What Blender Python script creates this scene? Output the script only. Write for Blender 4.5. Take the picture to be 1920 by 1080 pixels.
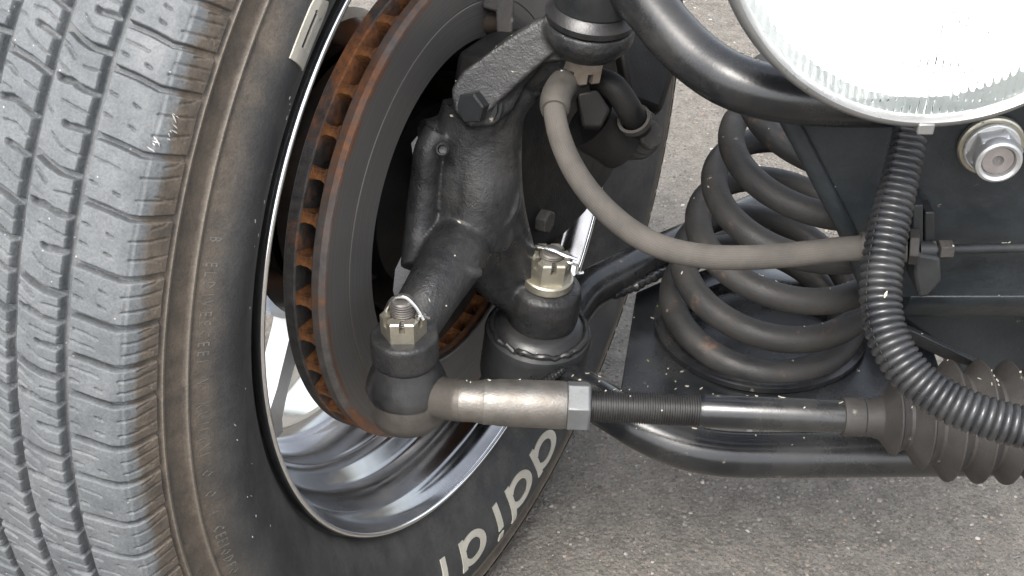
import bpy, bmesh, math, random
import numpy as np
from mathutils import Matrix, Vector, noise

random.seed(7); rng = np.random.default_rng(7)
for o in list(bpy.data.objects): bpy.data.objects.remove(o)
SC = bpy.context.scene
COL = SC.collection

# ------------------------------------------------------------------ camera
CAM_H = .709
PITCH = math.radians(34.5)
FPX = 2500.0
cam_data = bpy.data.cameras.new('camera')
cam_data.sensor_width = 36.0
cam_data.lens = FPX / 1920 * 36.0
cam_data.clip_start = .01
cam_data.clip_end = 500
cam = bpy.data.objects.new('camera', cam_data); COL.objects.link(cam)
cam.location = (0, 0, CAM_H)
cam.rotation_euler = (math.pi / 2 - PITCH, 0, 0)
SC.camera = cam

# ------------------------------------------------------------------ light
SUN_EL, SUN_AZ = 56, 205          # degrees; azimuth clockwise from +Y
world = bpy.data.worlds.new('World'); SC.world = world
world.use_nodes = True
nt = world.node_tree; nt.nodes.clear()
sky = nt.nodes.new('ShaderNodeTexSky'); sky.sky_type = 'NISHITA'; sky.sun_disc = False
sky.sun_elevation = math.radians(SUN_EL); sky.sun_rotation = math.radians(SUN_AZ)
sky.air_density = 1.0; sky.dust_density = 4.0; sky.ozone_density = 1.0
hs = nt.nodes.new('ShaderNodeHueSaturation'); hs.inputs['Saturation'].default_value = .38
bg = nt.nodes.new('ShaderNodeBackground'); bg.inputs['Strength'].default_value = .135
wo = nt.nodes.new('ShaderNodeOutputWorld')
nt.links.new(sky.outputs[0], hs.inputs['Color']); nt.links.new(hs.outputs[0], bg.inputs[0]); nt.links.new(bg.outputs[0], wo.inputs[0])
sd = bpy.data.lights.new('sun', 'SUN'); sd.energy = 1.0; sd.angle = math.radians(24); sd.color = (1, .965, .91)
sun = bpy.data.objects.new('sun', sd); COL.objects.link(sun)
_e, _a = math.radians(SUN_EL), math.radians(SUN_AZ)
sdir = Vector((math.sin(_a) * math.cos(_e), math.cos(_a) * math.cos(_e), math.sin(_e)))
sun.rotation_euler = sdir.to_track_quat('Z', 'Y').to_euler()
SC.view_settings.view_transform = 'Standard'; SC.view_settings.look = 'None'
SC.view_settings.exposure = 2.02; SC.view_settings.gamma = 1
SC.cycles.max_bounces = 12; SC.cycles.glossy_bounces = 8; SC.cycles.transmission_bounces = 10; SC.cycles.diffuse_bounces = 4; SC.cycles.transparent_max_bounces = 12

# ------------------------------------------------------------------ helpers
CT, ST = math.cos(PITCH), math.sin(PITCH)
def W(px, py, z):
    """world point seen at photo pixel px,py at distance z along the view axis"""
    x = (px - 960) / FPX * z; y = (py - 540) / FPX * z
    return Vector((x, z * CT - y * ST, CAM_H - z * ST - y * CT))
def WZ(px, py, Z):
    """world point seen at photo pixel on the level plane of height Z"""
    return W(px, py, (CAM_H - Z) / (ST + CT * (py - 540) / FPX))
def WY(px, py, Y):
    """... on the upright plane at distance Y"""
    return W(px, py, Y / (CT - ST * (py - 540) / FPX))
def px_m(n, z): return n * z / FPX

def spline(pts, n=8):
    """Catmull-Rom through pts (tuples of any length)"""
    P = [np.array(p, float) for p in pts]
    P = [2 * P[0] - P[1]] + P + [2 * P[-1] - P[-2]]
    out = []
    for i in range(1, len(P) - 2):
        a, b, c, d = P[i - 1:i + 3]
        for k in range(n):
            t = k / n
            out.append(.5 * (2 * b + (c - a) * t + (2 * a - 5 * b + 4 * c - d) * t * t + (3 * b - a - 3 * c + d) * t ** 3))
    out.append(P[-2])
    return out

def frame(axis, up=(0, 0, 1)):
    z = Vector(axis).normalized()
    u = Vector(up)
    if abs(z.dot(u.normalized())) > .98: u = Vector((0, -1, 0)) if abs(z.y) < .9 else Vector((1, 0, 0))
    x = u.cross(z).normalized(); y = z.cross(x)
    return x, y, z

class MB:
    def __init__(s): s.v = []; s.f = []
    def tube(s, pts, r, n=16, caps=True, ref=None):
        pts = [Vector(p) for p in pts]; m = len(pts)
        rs = [r] * m if np.isscalar(r) else list(r)
        T = []
        for i in range(m):
            T.append((pts[min(i + 1, m - 1)] - pts[max(i - 1, 0)]).normalized())
        x, y, z = frame(T[0], ref or (0, 0, 1))
        base = len(s.v)
        for i in range(m):
            if i:
                q = T[i - 1].rotation_difference(T[i]); x = q @ x
                x = (x - T[i] * x.dot(T[i])).normalized()
            y = T[i].cross(x)
            for k in range(n):
                a = 2 * math.pi * k / n
                s.v.append(pts[i] + (x * math.cos(a) + y * math.sin(a)) * rs[i])
        for i in range(m - 1):
            for k in range(n):
                a = base + i * n + k; b = base + i * n + (k + 1) % n
                s.f.append((a, b, b + n, a + n))
        if caps:
            s.f.append(tuple(base + k for k in reversed(range(n))))
            s.f.append(tuple(base + (m - 1) * n + k for k in range(n)))
        return s
    def lathe(s, prof, O, axis, n=48, up=(0, 0, 1), closed=False, a0=0, a1=360, ang=None):
        """prof: list of (radius, height along axis)"""
        x, y, z = frame(axis, up) if not isinstance(axis, tuple) or len(axis) != 3 or not isinstance(axis[0], Vector) else axis
        O = Vector(O); base = len(s.v); full = abs(a1 - a0) >= 359.9
        cnt = n if full else n + 1
        for (r, h) in prof:
            for k in range(cnt):
                a = math.radians(a0 + (a1 - a0) * k / n)
                s.v.append(O + z * h + (x * math.cos(a) + y * math.sin(a)) * r)
        m = len(prof)
        for i in range(m if closed else m - 1):
            j = (i + 1) % m
            for k in range(n):
                k2 = (k + 1) % cnt
                s.f.append((base + i * cnt + k, base + i * cnt + k2, base + j * cnt + k2, base + j * cnt + k))
        return s
    def prism(s, poly, ext):
        """poly: 3-D points of a face; ext: vector to the other face"""
        n = len(poly); b = len(s.v); e = Vector(ext)
        s.v += [Vector(p) for p in poly] + [Vector(p) + e for p in poly]
        s.f.append(tuple(b + k for k in range(n))); s.f.append(tuple(b + n + k for k in reversed(range(n))))
        for k in range(n):
            k2 = (k + 1) % n
            s.f.append((b + k, b + n + k, b + n + k2, b + k2))
        return s
    def box(s, c, X, Y, Z):
        c, X, Y, Z = map(Vector, (c, X, Y, Z))
        return s.prism([c - X - Y - Z, c + X - Y - Z, c + X + Y - Z, c - X + Y - Z], Z * 2)
    def hexbolt(s, O, axis, r, h, up=(0, 0, 1), rot=0, cham=.12, n=6):
        x, y, z = frame(axis, up); O = Vector(O)
        for_ring = lambda rr, hh: [O + z * hh + (x * math.cos(rot + 2 * math.pi * k / n) + y * math.sin(rot + 2 * math.pi * k / n)) * rr for k in range(n)]
        b = len(s.v); rings = [for_ring(r, 0), for_ring(r, h * (1 - cham)), for_ring(r * .9, h)]
        for g in rings: s.v += g
        s.f.append(tuple(b + k for k in reversed(range(n))))
        for i in range(2):
            for k in range(n): s.f.append((b + i * n + k, b + i * n + (k + 1) % n, b + (i + 1) * n + (k + 1) % n, b + (i + 1) * n + k))
        s.f.append(tuple(b + 2 * n + k for k in range(n)))
        return s
    def blob(s, c, r, n=12):
        return s.lathe([(max(1e-5, r * math.sin(math.pi * i / n)), -r * math.cos(math.pi * i / n)) for i in range(n + 1)], c, (0, 0, 1), 16)
    def mesh(s, name):
        me = bpy.data.meshes.new(name)
        me.from_pydata([tuple(v) for v in s.v], [], s.f)
        return me

WM = {}
def finish(me, sharp=35):
    bm = bmesh.new(); bm.from_mesh(me)
    bmesh.ops.recalc_face_normals(bm, faces=bm.faces); bm.to_mesh(me); bm.free()
    me.shade_smooth(); me.set_sharp_from_angle(angle=math.radians(sharp))
def add(name, mb, mat, parent=None, local=False, bevel=0, sharp=35, label=None):
    me = mb.mesh(name) if isinstance(mb, MB) else mb
    if not local and parent is not None:
        r = parent
        while r.parent: r = r.parent
        me.transform(WM[r.name].inverted())
    if isinstance(mb, MB): finish(me, sharp)
    if mat: me.materials.append(mat)
    o = bpy.data.objects.new(name, me); COL.objects.link(o)
    if parent is not None: o.parent = parent
    if bevel:
        b = o.modifiers.new('bevel', 'BEVEL'); b.width = bevel; b.segments = 2; b.limit_method = 'ANGLE'; b.angle_limit = math.radians(40)
        b.harden_normals = False
    if label: o['label'] = label
    return o
def thing(name, label, cat, loc, rotz=0, group=None):
    o = bpy.data.objects.new(name, None); COL.objects.link(o); o.empty_display_size = .02
    o.location = loc; o.rotation_euler = (0, 0, rotz)
    WM[o.name] = Matrix.Translation(Vector(loc)) @ Matrix.Rotation(rotz, 4, 'Z')
    o['label'] = label; o['category'] = cat
    if group: o['group'] = group
    return o

# ------------------------------------------------------------------ materials
class NB:
    """small node-building aid"""
    def __init__(s, name):
        s.m = bpy.data.materials.new(name); s.m.use_nodes = True
        s.t = s.m.node_tree; s.t.nodes.clear()
        s.out = s.t.nodes.new('ShaderNodeOutputMaterial'); s.p = s.t.nodes.new('ShaderNodeBsdfPrincipled')
        s.t.links.new(s.p.outputs[0], s.out.inputs[0])
        s.co = s.t.nodes.new('ShaderNodeTexCoord').outputs['Object']
    def n(s, typ, **kw):
        d = s.t.nodes.new(typ)
        for k, v in kw.items():
            if k.startswith('i_'):
                d.inputs[k[2:].replace('_', ' ')].default_value = v
            else: setattr(d, k, v)
        return d
    def l(s, a, b): s.t.links.new(a, b)
    def noise(s, scale, detail=4, rough=.55, co=None):
        d = s.n('ShaderNodeTexNoise'); d.inputs['Scale'].default_value = scale; d.inputs['Detail'].default_value = detail; d.inputs['Roughness'].default_value = rough
        s.l(co or s.co, d.inputs['Vector']); return d.outputs[0]
    def voro(s, scale, feature='F1', out='Distance', rnd=1):
        d = s.n('ShaderNodeTexVoronoi', feature=feature); d.inputs['Scale'].default_value = scale; d.inputs['Randomness'].default_value = rnd
        s.l(s.co, d.inputs['Vector']); return d.outputs[out]
    def ramp(s, fac, stops):
        d = s.n('ShaderNodeValToRGB'); e = d.color_ramp.elements
        while len(e) < len(stops): e.new(.5)
        for q, (p, c) in zip(e, stops):
            q.position = p; q.color = (c, c, c, 1) if np.isscalar(c) else (*c, 1)
        s.l(fac, d.inputs[0]); return d.outputs[0]
    def mix(s, fac, a, b, blend='MIX'):
        d = s.n('ShaderNodeMix', data_type='RGBA', blend_type=blend)
        for sock, v in ((d.inputs[0], fac), (d.inputs[6], a), (d.inputs[7], b)):
            if hasattr(v, 'is_linked'): s.l(v, sock)
            elif np.isscalar(v): sock.default_value = v if sock == d.inputs[0] else (v, v, v, 1)
            else: sock.default_value = (*v, 1)
        return d.outputs[2]
    def math(s, op, a, b=0.0, clamp=False):
        d = s.n('ShaderNodeMath', operation=op, use_clamp=clamp)
        for sock, v in ((d.inputs[0], a), (d.inputs[1], b)):
            if hasattr(v, 'is_linked'): s.l(v, sock)
            else: sock.default_value = v
        return d.outputs[0]
    def bump(s, h, strength=.3, dist=.001, prev=None):
        d = s.n('ShaderNodeBump'); d.inputs['Strength'].default_value = strength; d.inputs['Distance'].default_value = dist
        s.l(h, d.inputs['Height'])
        if prev is not None: s.l(prev, d.inputs['Normal'])
        return d.outputs[0]
    def set(s, **kw):
        for k, v in kw.items():
            sock = s.p.inputs[{'col': 'Base Color', 'rough': 'Roughness', 'metal': 'Metallic', 'nrm': 'Normal', 'spec': 'Specular IOR Level', 'coat': 'Coat Weight', 'coatr': 'Coat Roughness'}[k]]
            if hasattr(v, 'is_linked'): s.l(v, sock)
            elif k == 'col': sock.default_value = (*v, 1) if len(v) == 3 else v
            else: sock.default_value = v
        return s.m

def grimy(name, c1, c2, scale=60, rough=(.35, .6), metal=0., bump=.25, bscale=900, dust=0., dustc=(.2, .18, .155), specks=0., coat=0, bdist=.0006, lumps=0., spec=.5):
    """painted or bare metal / rubber with blotches, dust patches and pale flecks"""
    b = NB(name)
    if metal < .95: c1, c2, dustc = ([x * k for x in c] for c, k in ((c1, .6), (c2, .6), (dustc, .55)))
    n1 = b.noise(scale, 6, .6)
    col = b.mix(b.ramp(n1, [(.35, 0), (.68, 1)]), c1, c2)
    r = b.ramp(b.noise(scale * 1.7, 5, .6), [(.3, rough[0]), (.7, rough[1])])
    if dust:
        m = b.ramp(b.noise(scale * .6, 8, .68), [(.48 - dust * .35, 0), (.85 - dust * .2, 1)])
        m2 = b.math('MULTIPLY', m, b.ramp(b.noise(bscale * 1.3, 3, .7), [(.3, .62), (.65, 1)]))
        m2 = b.math('MULTIPLY', m2, .8)
        col = b.mix(m2, col, dustc)
        r = b.math('ADD', r, b.math('MULTIPLY', m2, .3), True)
    if specks:
        v = b.n('ShaderNodeTexVoronoi'); v.inputs['Scale'].default_value = 190
        w = b.n('ShaderNodeTexNoise'); w.inputs['Scale'].default_value = 300
        mp = b.n('ShaderNodeVectorMath', operation='MULTIPLY_ADD'); b.l(w.outputs['Color'], mp.inputs[0]); mp.inputs[1].default_value = (.006,) * 3; b.l(b.co, mp.inputs[2])
        b.l(mp.outputs[0], v.inputs['Vector'])
        pick = b.n('ShaderNodeSeparateColor'); b.l(v.outputs['Color'], pick.inputs[0])
        f = b.math('MULTIPLY', b.math('LESS_THAN', v.outputs['Distance'], .16), b.math('GREATER_THAN', pick.outputs[0], 1 - specks))
        col = b.mix(f, col, (.26, .235, .18))
    h = b.noise(bscale, 4, .6)
    nr = b.bump(h, bump, bdist)
    if lumps: nr = b.bump(b.noise(bscale * .22, 3, .6), lumps, bdist * 4, nr)
    return b.set(col=col, rough=r, metal=metal, nrm=nr, coat=coat, coatr=.25, spec=spec)

M = {}
M['black_paint'] = grimy('black_gloss_paint', (.010, .011, .013), (.017, .018, .02), 25, (.16, .28), bump=.1, bscale=500, dust=.12, dustc=(.10, .095, .085), specks=.02)
M['black_satin'] = grimy('black_satin_paint', (.012, .0135, .015), (.022, .0235, .026), 30, (.3, .48), bump=.2, bscale=700, dust=.35, dustc=(.075, .078, .078), specks=.02, spec=0.36)
M['cast_black'] = grimy('black_cast_iron', (.010, .0108, .0125), (.025, .026, .028), 55, (.14, .46), bump=.4, bscale=900, dust=.36, dustc=(.09, .086, .08), specks=.012, lumps=.2, bdist=.0008, spec=0.32)
M['dark_iron'] = grimy('dark_dusty_iron', (.028, .027, .026), (.05, .047, .044), 50, (.45, .65), bump=.5, bscale=700, dust=.6, dustc=(.12, .108, .095), specks=.04, lumps=.3, spec=0.3)
M['caliper'] = grimy('dark_caliper_iron', (.006, .006, .006), (.012, .0115, .011), 40, (.45, .65), bump=.4, bscale=600, dust=.25, dustc=(.035, .031, .027), spec=0.2)
M['tie_steel'] = grimy('bare_forged_steel', (.20, .192, .178), (.31, .30, .28), 70, (.34, .5), .8, .3, 800, .3, (.20, .165, .13), lumps=.08)
M['tie_forging'] = grimy('brown_grey_forging', (.06, .055, .050), (.115, .106, .096), 55, (.36, .55), .35, .3, 800, .4, (.13, .11, .09), specks=.02, lumps=.1)
M['nut_steel'] = grimy('grey_plated_steel', (.16, .17, .175), (.22, .23, .235), 70, (.4, .55), .5, .15, 900, .25, (.16, .13, .1))
M['thread_black'] = grimy('black_oxide_thread', (.02, .02, .021), (.035, .034, .033), 90, (.35, .5), .3, .1, 900, .3, (.07, .065, .06))
M['zinc_gold'] = grimy('yellow_zinc_plate', (.66, .62, .50), (.78, .75, .64), 120, (.24, .4), .85, .15, 1400, .2, (.35, .28, .18))
M['zinc_rust'] = grimy('zinc_with_copper_tint', (.5, .42, .34), (.6, .56, .5), 160, (.3, .45), .8, .15, 1400, .2, (.3, .2, .13))
M['steel_wire'] = grimy('bright_wire', (.7, .72, .74), (.8, .8, .8), 200, (.18, .3), 1., .05)
M['zinc_silver'] = grimy('bright_zinc_plate', (.95, .95, .94), (.99, .99, .98), 90, (.25, .36), .6, .08, 900, .1, (.5, .48, .44))
M['bolt_grey'] = grimy('grey_bolt_end', (.50, .47, .45), (.62, .58, .56), 120, (.4, .55), .5, .2, 1200, .3, (.4, .28, .24))
M['stud'] = grimy('grey_stud_steel', (.17, .16, .15), (.26, .245, .23), 150, (.4, .6), .7, .2, 1500, .2, (.16, .13, .1))
M['chrome'] = grimy('bright_chrome', (.72, .73, .74), (.8, .8, .8), 60, (.05, .12), 1., .03)
M['spoke'] = grimy('pale_satin_alloy', (.78, .78, .78), (.86, .86, .86), 60, (.3, .42), 1., .05)
M['rubber_black'] = grimy('black_rubber', (.013, .013, .014), (.022, .022, .023), 60, (.26, .42), bump=.2, dust=.3, dustc=(.07, .068, .065), specks=.03)
M['hose'] = grimy('dusty_grey_hose', (.066, .061, .055), (.115, .105, .092), 55, (.65, .85), bump=.3, bscale=1600, dust=.4, dustc=(.16, .143, .125), spec=0.25)
M['loom'] = grimy('black_corrugated_plastic', (.016, .0175, .020), (.026, .028, .031), 60, (.22, .36), bump=.1, dust=.2, dustc=(.085, .083, .08), specks=.015)
M['bellows'] = grimy('brown_grey_rubber', (.031, .029, .027), (.056, .0515, .048), 45, (.42, .62), bump=.35, bscale=800, dust=.45, dustc=(.08, .073, .066), specks=.03, spec=0.3)
M['spring'] = grimy('dusty_black_spring_steel', (.017, .0175, .0185), (.034, .0345, .035), 35, (.36, .58), bump=.3, bscale=900, dust=.45, dustc=(.085, .076, .066), specks=.02, lumps=.12, spec=0.34)
M['letter'] = grimy('raised_white_rubber', (.47, .445, .375), (.58, .55, .47), 60, (.6, .75), bump=.15, dust=.25, dustc=(.33, .30, .25))
M['debris'] = grimy('dry_plant_bits', (.40, .37, .28), (.62, .58, .48), 300, (.7, .9))
M['leaf'] = grimy('green_leaf_bits', (.12, .22, .06), (.25, .32, .12), 300, (.6, .8))
M['scuff'] = grimy('white_scuff', (.4, .4, .39), (.62, .62, .6), 300, (.6, .8))

# rusty patches on the lowest coil
def spring_mat():
    m = M['spring']; t = m.node_tree
    p = [n for n in t.nodes if n.type == 'BSDF_PRINCIPLED'][0]; src = p.inputs['Base Color'].links[0].from_socket
    b = NB.__new__(NB); b.m = m; b.t = t; b.p = p; b.co = [n for n in t.nodes if n.type == 'TEX_COORD'][0].outputs['Object']
    f = b.ramp(b.noise(38, 8, .72), [(.60, 0), (.67, 1)])
    t.links.new(b.mix(b.math('MULTIPLY', f, .6), src, (.13, .07, .04)), p.inputs['Base Color'])
spring_mat()

def tyre_mat():
    b = NB('worn_tyre_rubber')
    sp = b.n('ShaderNodeSeparateXYZ'); b.l(b.co, sp.inputs[0])
    R = b.math('SQRT', b.math('ADD', b.math('POWER', sp.outputs[1], 2), b.math('POWER', sp.outputs[2], 2)))
    blot = b.noise(45, 7, .65); fine = b.noise(900, 3, .7)
    Rn = b.math('ADD', R, b.math('MULTIPLY', b.math('SUBTRACT', blot, .5), .016))
    # radius: black sidewall -> brown dusty band under the shoulder -> grey tread
    band = b.n('ShaderNodeMapRange', interpolation_type='SMOOTHSTEP'); band.inputs[1].default_value = .252; band.inputs[2].default_value = .270; b.l(Rn, band.inputs[0])
    tread = b.n('ShaderNodeMapRange', interpolation_type='SMOOTHSTEP'); tread.inputs[1].default_value = .2935; tread.inputs[2].default_value = .2985; b.l(Rn, tread.inputs[0])
    side = b.mix(b.ramp(b.noise(28, 8, .7), [(.42, 0), (.75, 1)]), (.024, .0243, .025), (.054, .0525, .049))
    brown = b.mix(b.ramp(b.noise(80, 8, .7), [(.35, 0), (.66, 1)]), (.048, .040, .032), (.100, .080, .060))
    grey = b.mix(b.ramp(b.noise(60, 7, .7), [(.33, 0), (.67, 1)]), (.070, .0765, .082), (.114, .1205, .124))
    col = b.mix(band.outputs[0], side, brown); col = b.mix(tread.outputs[0], col, grey)
    for rc in (.2697, .2831):        # worn pale edges of the two moulded ridges
        rg = b.n('ShaderNodeMapRange', interpolation_type='SMOOTHSTEP'); rg.inputs[1].default_value = .0011; rg.inputs[2].default_value = .0004
        b.l(b.math('ABSOLUTE', b.math('SUBTRACT', R, rc)), rg.inputs[0])
        col = b.mix(b.math('MULTIPLY', rg.outputs[0], .55), col, (.16, .14, .115))
    # streaks of grey dust running round near the bead
    st = b.n('ShaderNodeMapRange', interpolation_type='SMOOTHSTEP'); st.inputs[1].default_value = .228; st.inputs[2].default_value = .212; b.l(Rn, st.inputs[0])
    stm = b.math('MULTIPLY', st.outputs[0], b.ramp(b.noise(35, 6, .7), [(.45, 0), (.75, .75)]))
    col = b.mix(stm, col, (.085, .081, .074))
    # grit lodged in the rubber
    g = b.voro(330); pick = b.n('ShaderNodeSeparateColor'); v = b.n('ShaderNodeTexVoronoi'); v.inputs['Scale'].default_value = 330; b.l(b.co, v.inputs['Vector']); b.l(v.outputs['Color'], pick.inputs[0])
    f = b.math('MULTIPLY', b.math('LESS_THAN', v.outputs['Distance'], .14), b.math('GREATER_THAN', pick.outputs[1], .93))
    f = b.math('MULTIPLY', f, tread.outputs[0])
    col = b.mix(f, col, (.26, .255, .24))
    col = b.mix(b.ramp(fine, [(.3, .35), (.62, 0)]), col, (.01, .01, .01))
    n = b.bump(fine, .35, .0005); n = b.bump(b.noise(230, 4, .6), .3, .0012, n)
    return b.set(col=col, rough=b.ramp(blot, [(.3, .55), (.7, .8)]), nrm=n, spec=.35)
M['tyre'] = tyre_mat()
M['emboss'] = grimy('dusty_embossed_rubber', (.075, .07, .06), (.13, .12, .105), 120, (.7, .85), bump=.2)

def disc_mats():
    b = NB('rusty_disc_edge')
    n1 = b.noise(17, 3, .5); n2 = b.noise(160, 7, .7)
    rust = b.mix(b.ramp(n2, [(.3, 0), (.7, 1)]), (.055, .026, .016), (.34, .125, .038))
    grey = b.mix(b.ramp(b.noise(200, 5, .6), [(.3, 0), (.7, 1)]), (.035, .034, .033), (.095, .085, .076))
    k = b.ramp(b.math('ADD', b.math('MULTIPLY', n1, .8), b.math('MULTIPLY', n2, .3)), [(.52, 0), (.64, 1)])
    nr = b.bump(b.noise(700, 5, .7), .7, .0012)
    M['rust_edge'] = b.set(col=b.mix(k, grey, rust), rough=b.ramp(k, [(0, .48), (1, .9)]), metal=b.math('MULTIPLY', b.math('SUBTRACT', 1., k), .4), nrm=nr)
    b = NB('grey_brown_plate_edge')
    n1 = b.noise(15, 3, .5); n2 = b.noise(160, 7, .7)
    rust = b.mix(b.ramp(n2, [(.3, 0), (.7, 1)]), (.06, .032, .021), (.24, .095, .035))
    grey = b.mix(b.ramp(b.noise(120, 6, .65), [(.3, 0), (.7, 1)]), (.060, .054, .050), (.135, .120, .108))
    k = b.ramp(b.math('ADD', b.math('MULTIPLY', n1, .8), b.math('MULTIPLY', n2, .3)), [(.50, 0), (.64, .9)])
    M['plate_edge'] = b.set(col=b.mix(k, grey, rust), rough=.55, metal=.25, nrm=b.bump(b.noise(700, 5, .7), .4, .0010))
    b = NB('rusty_vane')
    n2 = b.noise(170, 8, .75)
    col = b.mix(b.ramp(n2, [(.3, 0), (.68, 1)]), (.030, .013, .007), (.40, .155, .042))
    M['vane'] = b.set(col=col, rough=.95, nrm=b.bump(b.noise(500, 6, .75), .9, .002))
    b = NB('machined_disc_face')
    sp = b.n('ShaderNodeSeparateXYZ'); b.l(b.co, sp.inputs[0])
    R = b.math('SQRT', b.math('ADD', b.math('POWER', sp.outputs[1], 2), b.math('POWER', sp.outputs[2], 2)))
    cb = b.n('ShaderNodeCombineXYZ'); b.l(R, cb.inputs[0])
    ringn = b.noise(900, 3, .6, cb.outputs[0])
    col = b.mix(b.ramp(ringn, [(.35, 0), (.65, 1)]), (.062, .059, .056), (.098, .093, .087))
    edge = b.n('ShaderNodeMapRange', interpolation_type='SMOOTHSTEP'); edge.inputs[1].default_value = .1365; edge.inputs[2].default_value = .1395; b.l(R, edge.inputs[0])
    blot = b.noise(40, 5, .6)
    ln = b.math('LESS_THAN', b.math('ABSOLUTE', b.math('SUBTRACT', R, .1202)), .0007)
    col = b.mix(b.math('MULTIPLY', ln, .5), col, (.085, .068, .056))
    col = b.mix(b.math('MULTIPLY', edge.outputs[0], b.ramp(blot, [(.4, .25), (.62, 1)])), col, (.10, .05, .03))
    M['disc_face'] = b.set(col=col, metal=.25, rough=b.ramp(blot, [(.3, .34), (.7, .50)]), nrm=b.bump(ringn, .12, .0006))
    M['disc_hat'] = grimy('rusty_disc_hat', (.022, .018, .016), (.06, .04, .028), 60, (.6, .85), bump=.4, dust=.3, dustc=(.09, .06, .04), spec=0.25)
disc_mats()

def rim_mat():
    b = NB('polished_alloy_barrel')
    sp = b.n('ShaderNodeSeparateXYZ'); b.l(b.co, sp.inputs[0])
    cb = b.n('ShaderNodeCombineXYZ'); b.l(sp.outputs[0], cb.inputs[0])
    brushed = b.noise(1500, 3, .6, cb.outputs[0])
    bl = b.noise(16, 6, .6)
    col = b.mix(b.ramp(bl, [(.42, 0), (.72, 1)]), (.33, .33, .33), (.21, .205, .197))
    r = b.ramp(b.noise(30, 6, .6), [(.3, .09), (.72, .22)])
    M['rim'] = b.set(col=col, metal=1., rough=r, nrm=b.bump(brushed, .03, .0002))
rim_mat()

def asphalt_mat():
    b = NB('weathered_asphalt')
    big = b.noise(2.2, 5, .6); mid = b.noise(46, 9, .74); fine = b.noise(420, 5, .7)
    col = b.mix(b.ramp(mid, [(.3, 0), (.7, 1)]), (.066, .060, .052), (.205, .190, .166))
    col = b.mix(b.ramp(big, [(.35, 0), (.7, .4)]), col, (.20, .184, .160))
    for sc, thr, w in ((150, .27, .36), (270, .3, .5), (520, .33, .62)):
        v = b.n('ShaderNodeTexVoronoi'); v.inputs['Scale'].default_value = sc
        w2 = b.n('ShaderNodeTexNoise'); w2.inputs['Scale'].default_value = sc * 1.6
        mp = b.n('ShaderNodeVectorMath', operation='MULTIPLY_ADD'); b.l(w2.outputs['Color'], mp.inputs[0]); mp.inputs[1].default_value = (.9 / sc,) * 3; b.l(b.co, mp.inputs[2]); b.l(mp.outputs[0], v.inputs['Vector'])
        sc_ = b.n('ShaderNodeSeparateColor'); b.l(v.outputs['Color'], sc_.inputs[0])
        stone = b.mix(sc_.outputs[1], (.085, .078, .07), (.23, .212, .185))
        stone = b.mix(b.math('GREATER_THAN', sc_.outputs[2], .88), stone, (.25, .17, .135))
        stone = b.mix(b.math('GREATER_THAN', sc_.outputs[2], .975), stone, (.48, .46, .42))
        f = b.math('MULTIPLY', b.math('LESS_THAN', v.outputs['Distance'], thr), b.math('LESS_THAN', sc_.outputs[0], w))
        col = b.mix(b.math('MULTIPLY', f, .75), col, stone)
    pit = b.ramp(fine, [(.33, 1), (.46, 0)])
    col = b.mix(b.math('MULTIPLY', pit, .7), col, (.03, .028, .026))
    vb = b.voro(260)
    n = b.bump(fine, .8, .003); n = b.bump(vb, .5, .003, n)
    return b.set(col=col, rough=.92, nrm=n, spec=.25)
M['asphalt'] = asphalt_mat()
def stone_mat():
    b = NB('aggregate')
    oi = b.n('ShaderNodeNewGeometry')
    col = b.ramp(oi.outputs['Random Per Island'], [(0, (.060, .055, .048)), (.35, (.13, .119, .104)), (.62, (.19, .173, .15)), (.8, (.19, .14, .115)), (.965, (.24, .225, .20)), (1, (.42, .40, .36))])
    return b.set(col=b.mix(b.ramp(b.noise(700, 4, .7), [(.35, .5), (.6, 0)]), col, (.06, .056, .05)), rough=.9)
M['stone'] = stone_mat()

# ------------------------------------------------------------------ the ground
def ground():
    n = 2
    me = bpy.data.meshes.new('ground')
    s = 120.0
    me.from_pydata([(-s, -s, 0), (s, -s, 0), (s, s, 0), (-s, s, 0)], [], [(0, 1, 2, 3)])
    me.materials.append(M['asphalt'])
    o = bpy.data.objects.new('ground', me); COL.objects.link(o); o['kind'] = 'structure'
    o['label'] = 'weathered grey asphalt under the wheel and suspension'
    # loose and embedded aggregate
    bm = bmesh.new(); bmesh.ops.create_icosphere(bm, subdivisions=1, radius=1); bv = np.array([v.co[:] for v in bm.verts]); bf = np.array([[v.index for v in f.verts] for f in bm.faces]); bm.free()
    N = 42000
    Y = .42 + 1.7 * rng.random(N) ** 1.9; X = -.04 + (.16 + Y * .45) * rng.random(N)
    V = []; F = []
    for i in range(N):
        r = (.0006 + .0015 * rng.random() ** 2.6) * (1 + .3 * (Y[i] - .5))
        if rng.random() < .02: r *= 1.6
        q = bv * (1 + .35 * (rng.random((len(bv), 1)) - .5)) * np.array([1, .55 + .5 * rng.random(), .32 + .2 * rng.random()]) * r
        a = rng.random() * 6.28; c, s_ = math.cos(a), math.sin(a)
        q = np.c_[q[:, 0] * c - q[:, 1] * s_, q[:, 0] * s_ + q[:, 1] * c, q[:, 2]] + np.array([X[i], Y[i], r * (.05 * rng.random())])
        F.append(bf + len(bv) * i); V.append(q)
    me = bpy.data.meshes.new('aggregate'); me.from_pydata(np.concatenate(V), [], np.concatenate(F).tolist()); me.materials.append(M['stone'])
    o = bpy.data.objects.new('aggregate', me); COL.objects.link(o); o['kind'] = 'stuff'
    o['label'] = 'small pale stones set in the asphalt surface'; o['category'] = 'gravel'
ground()

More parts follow.
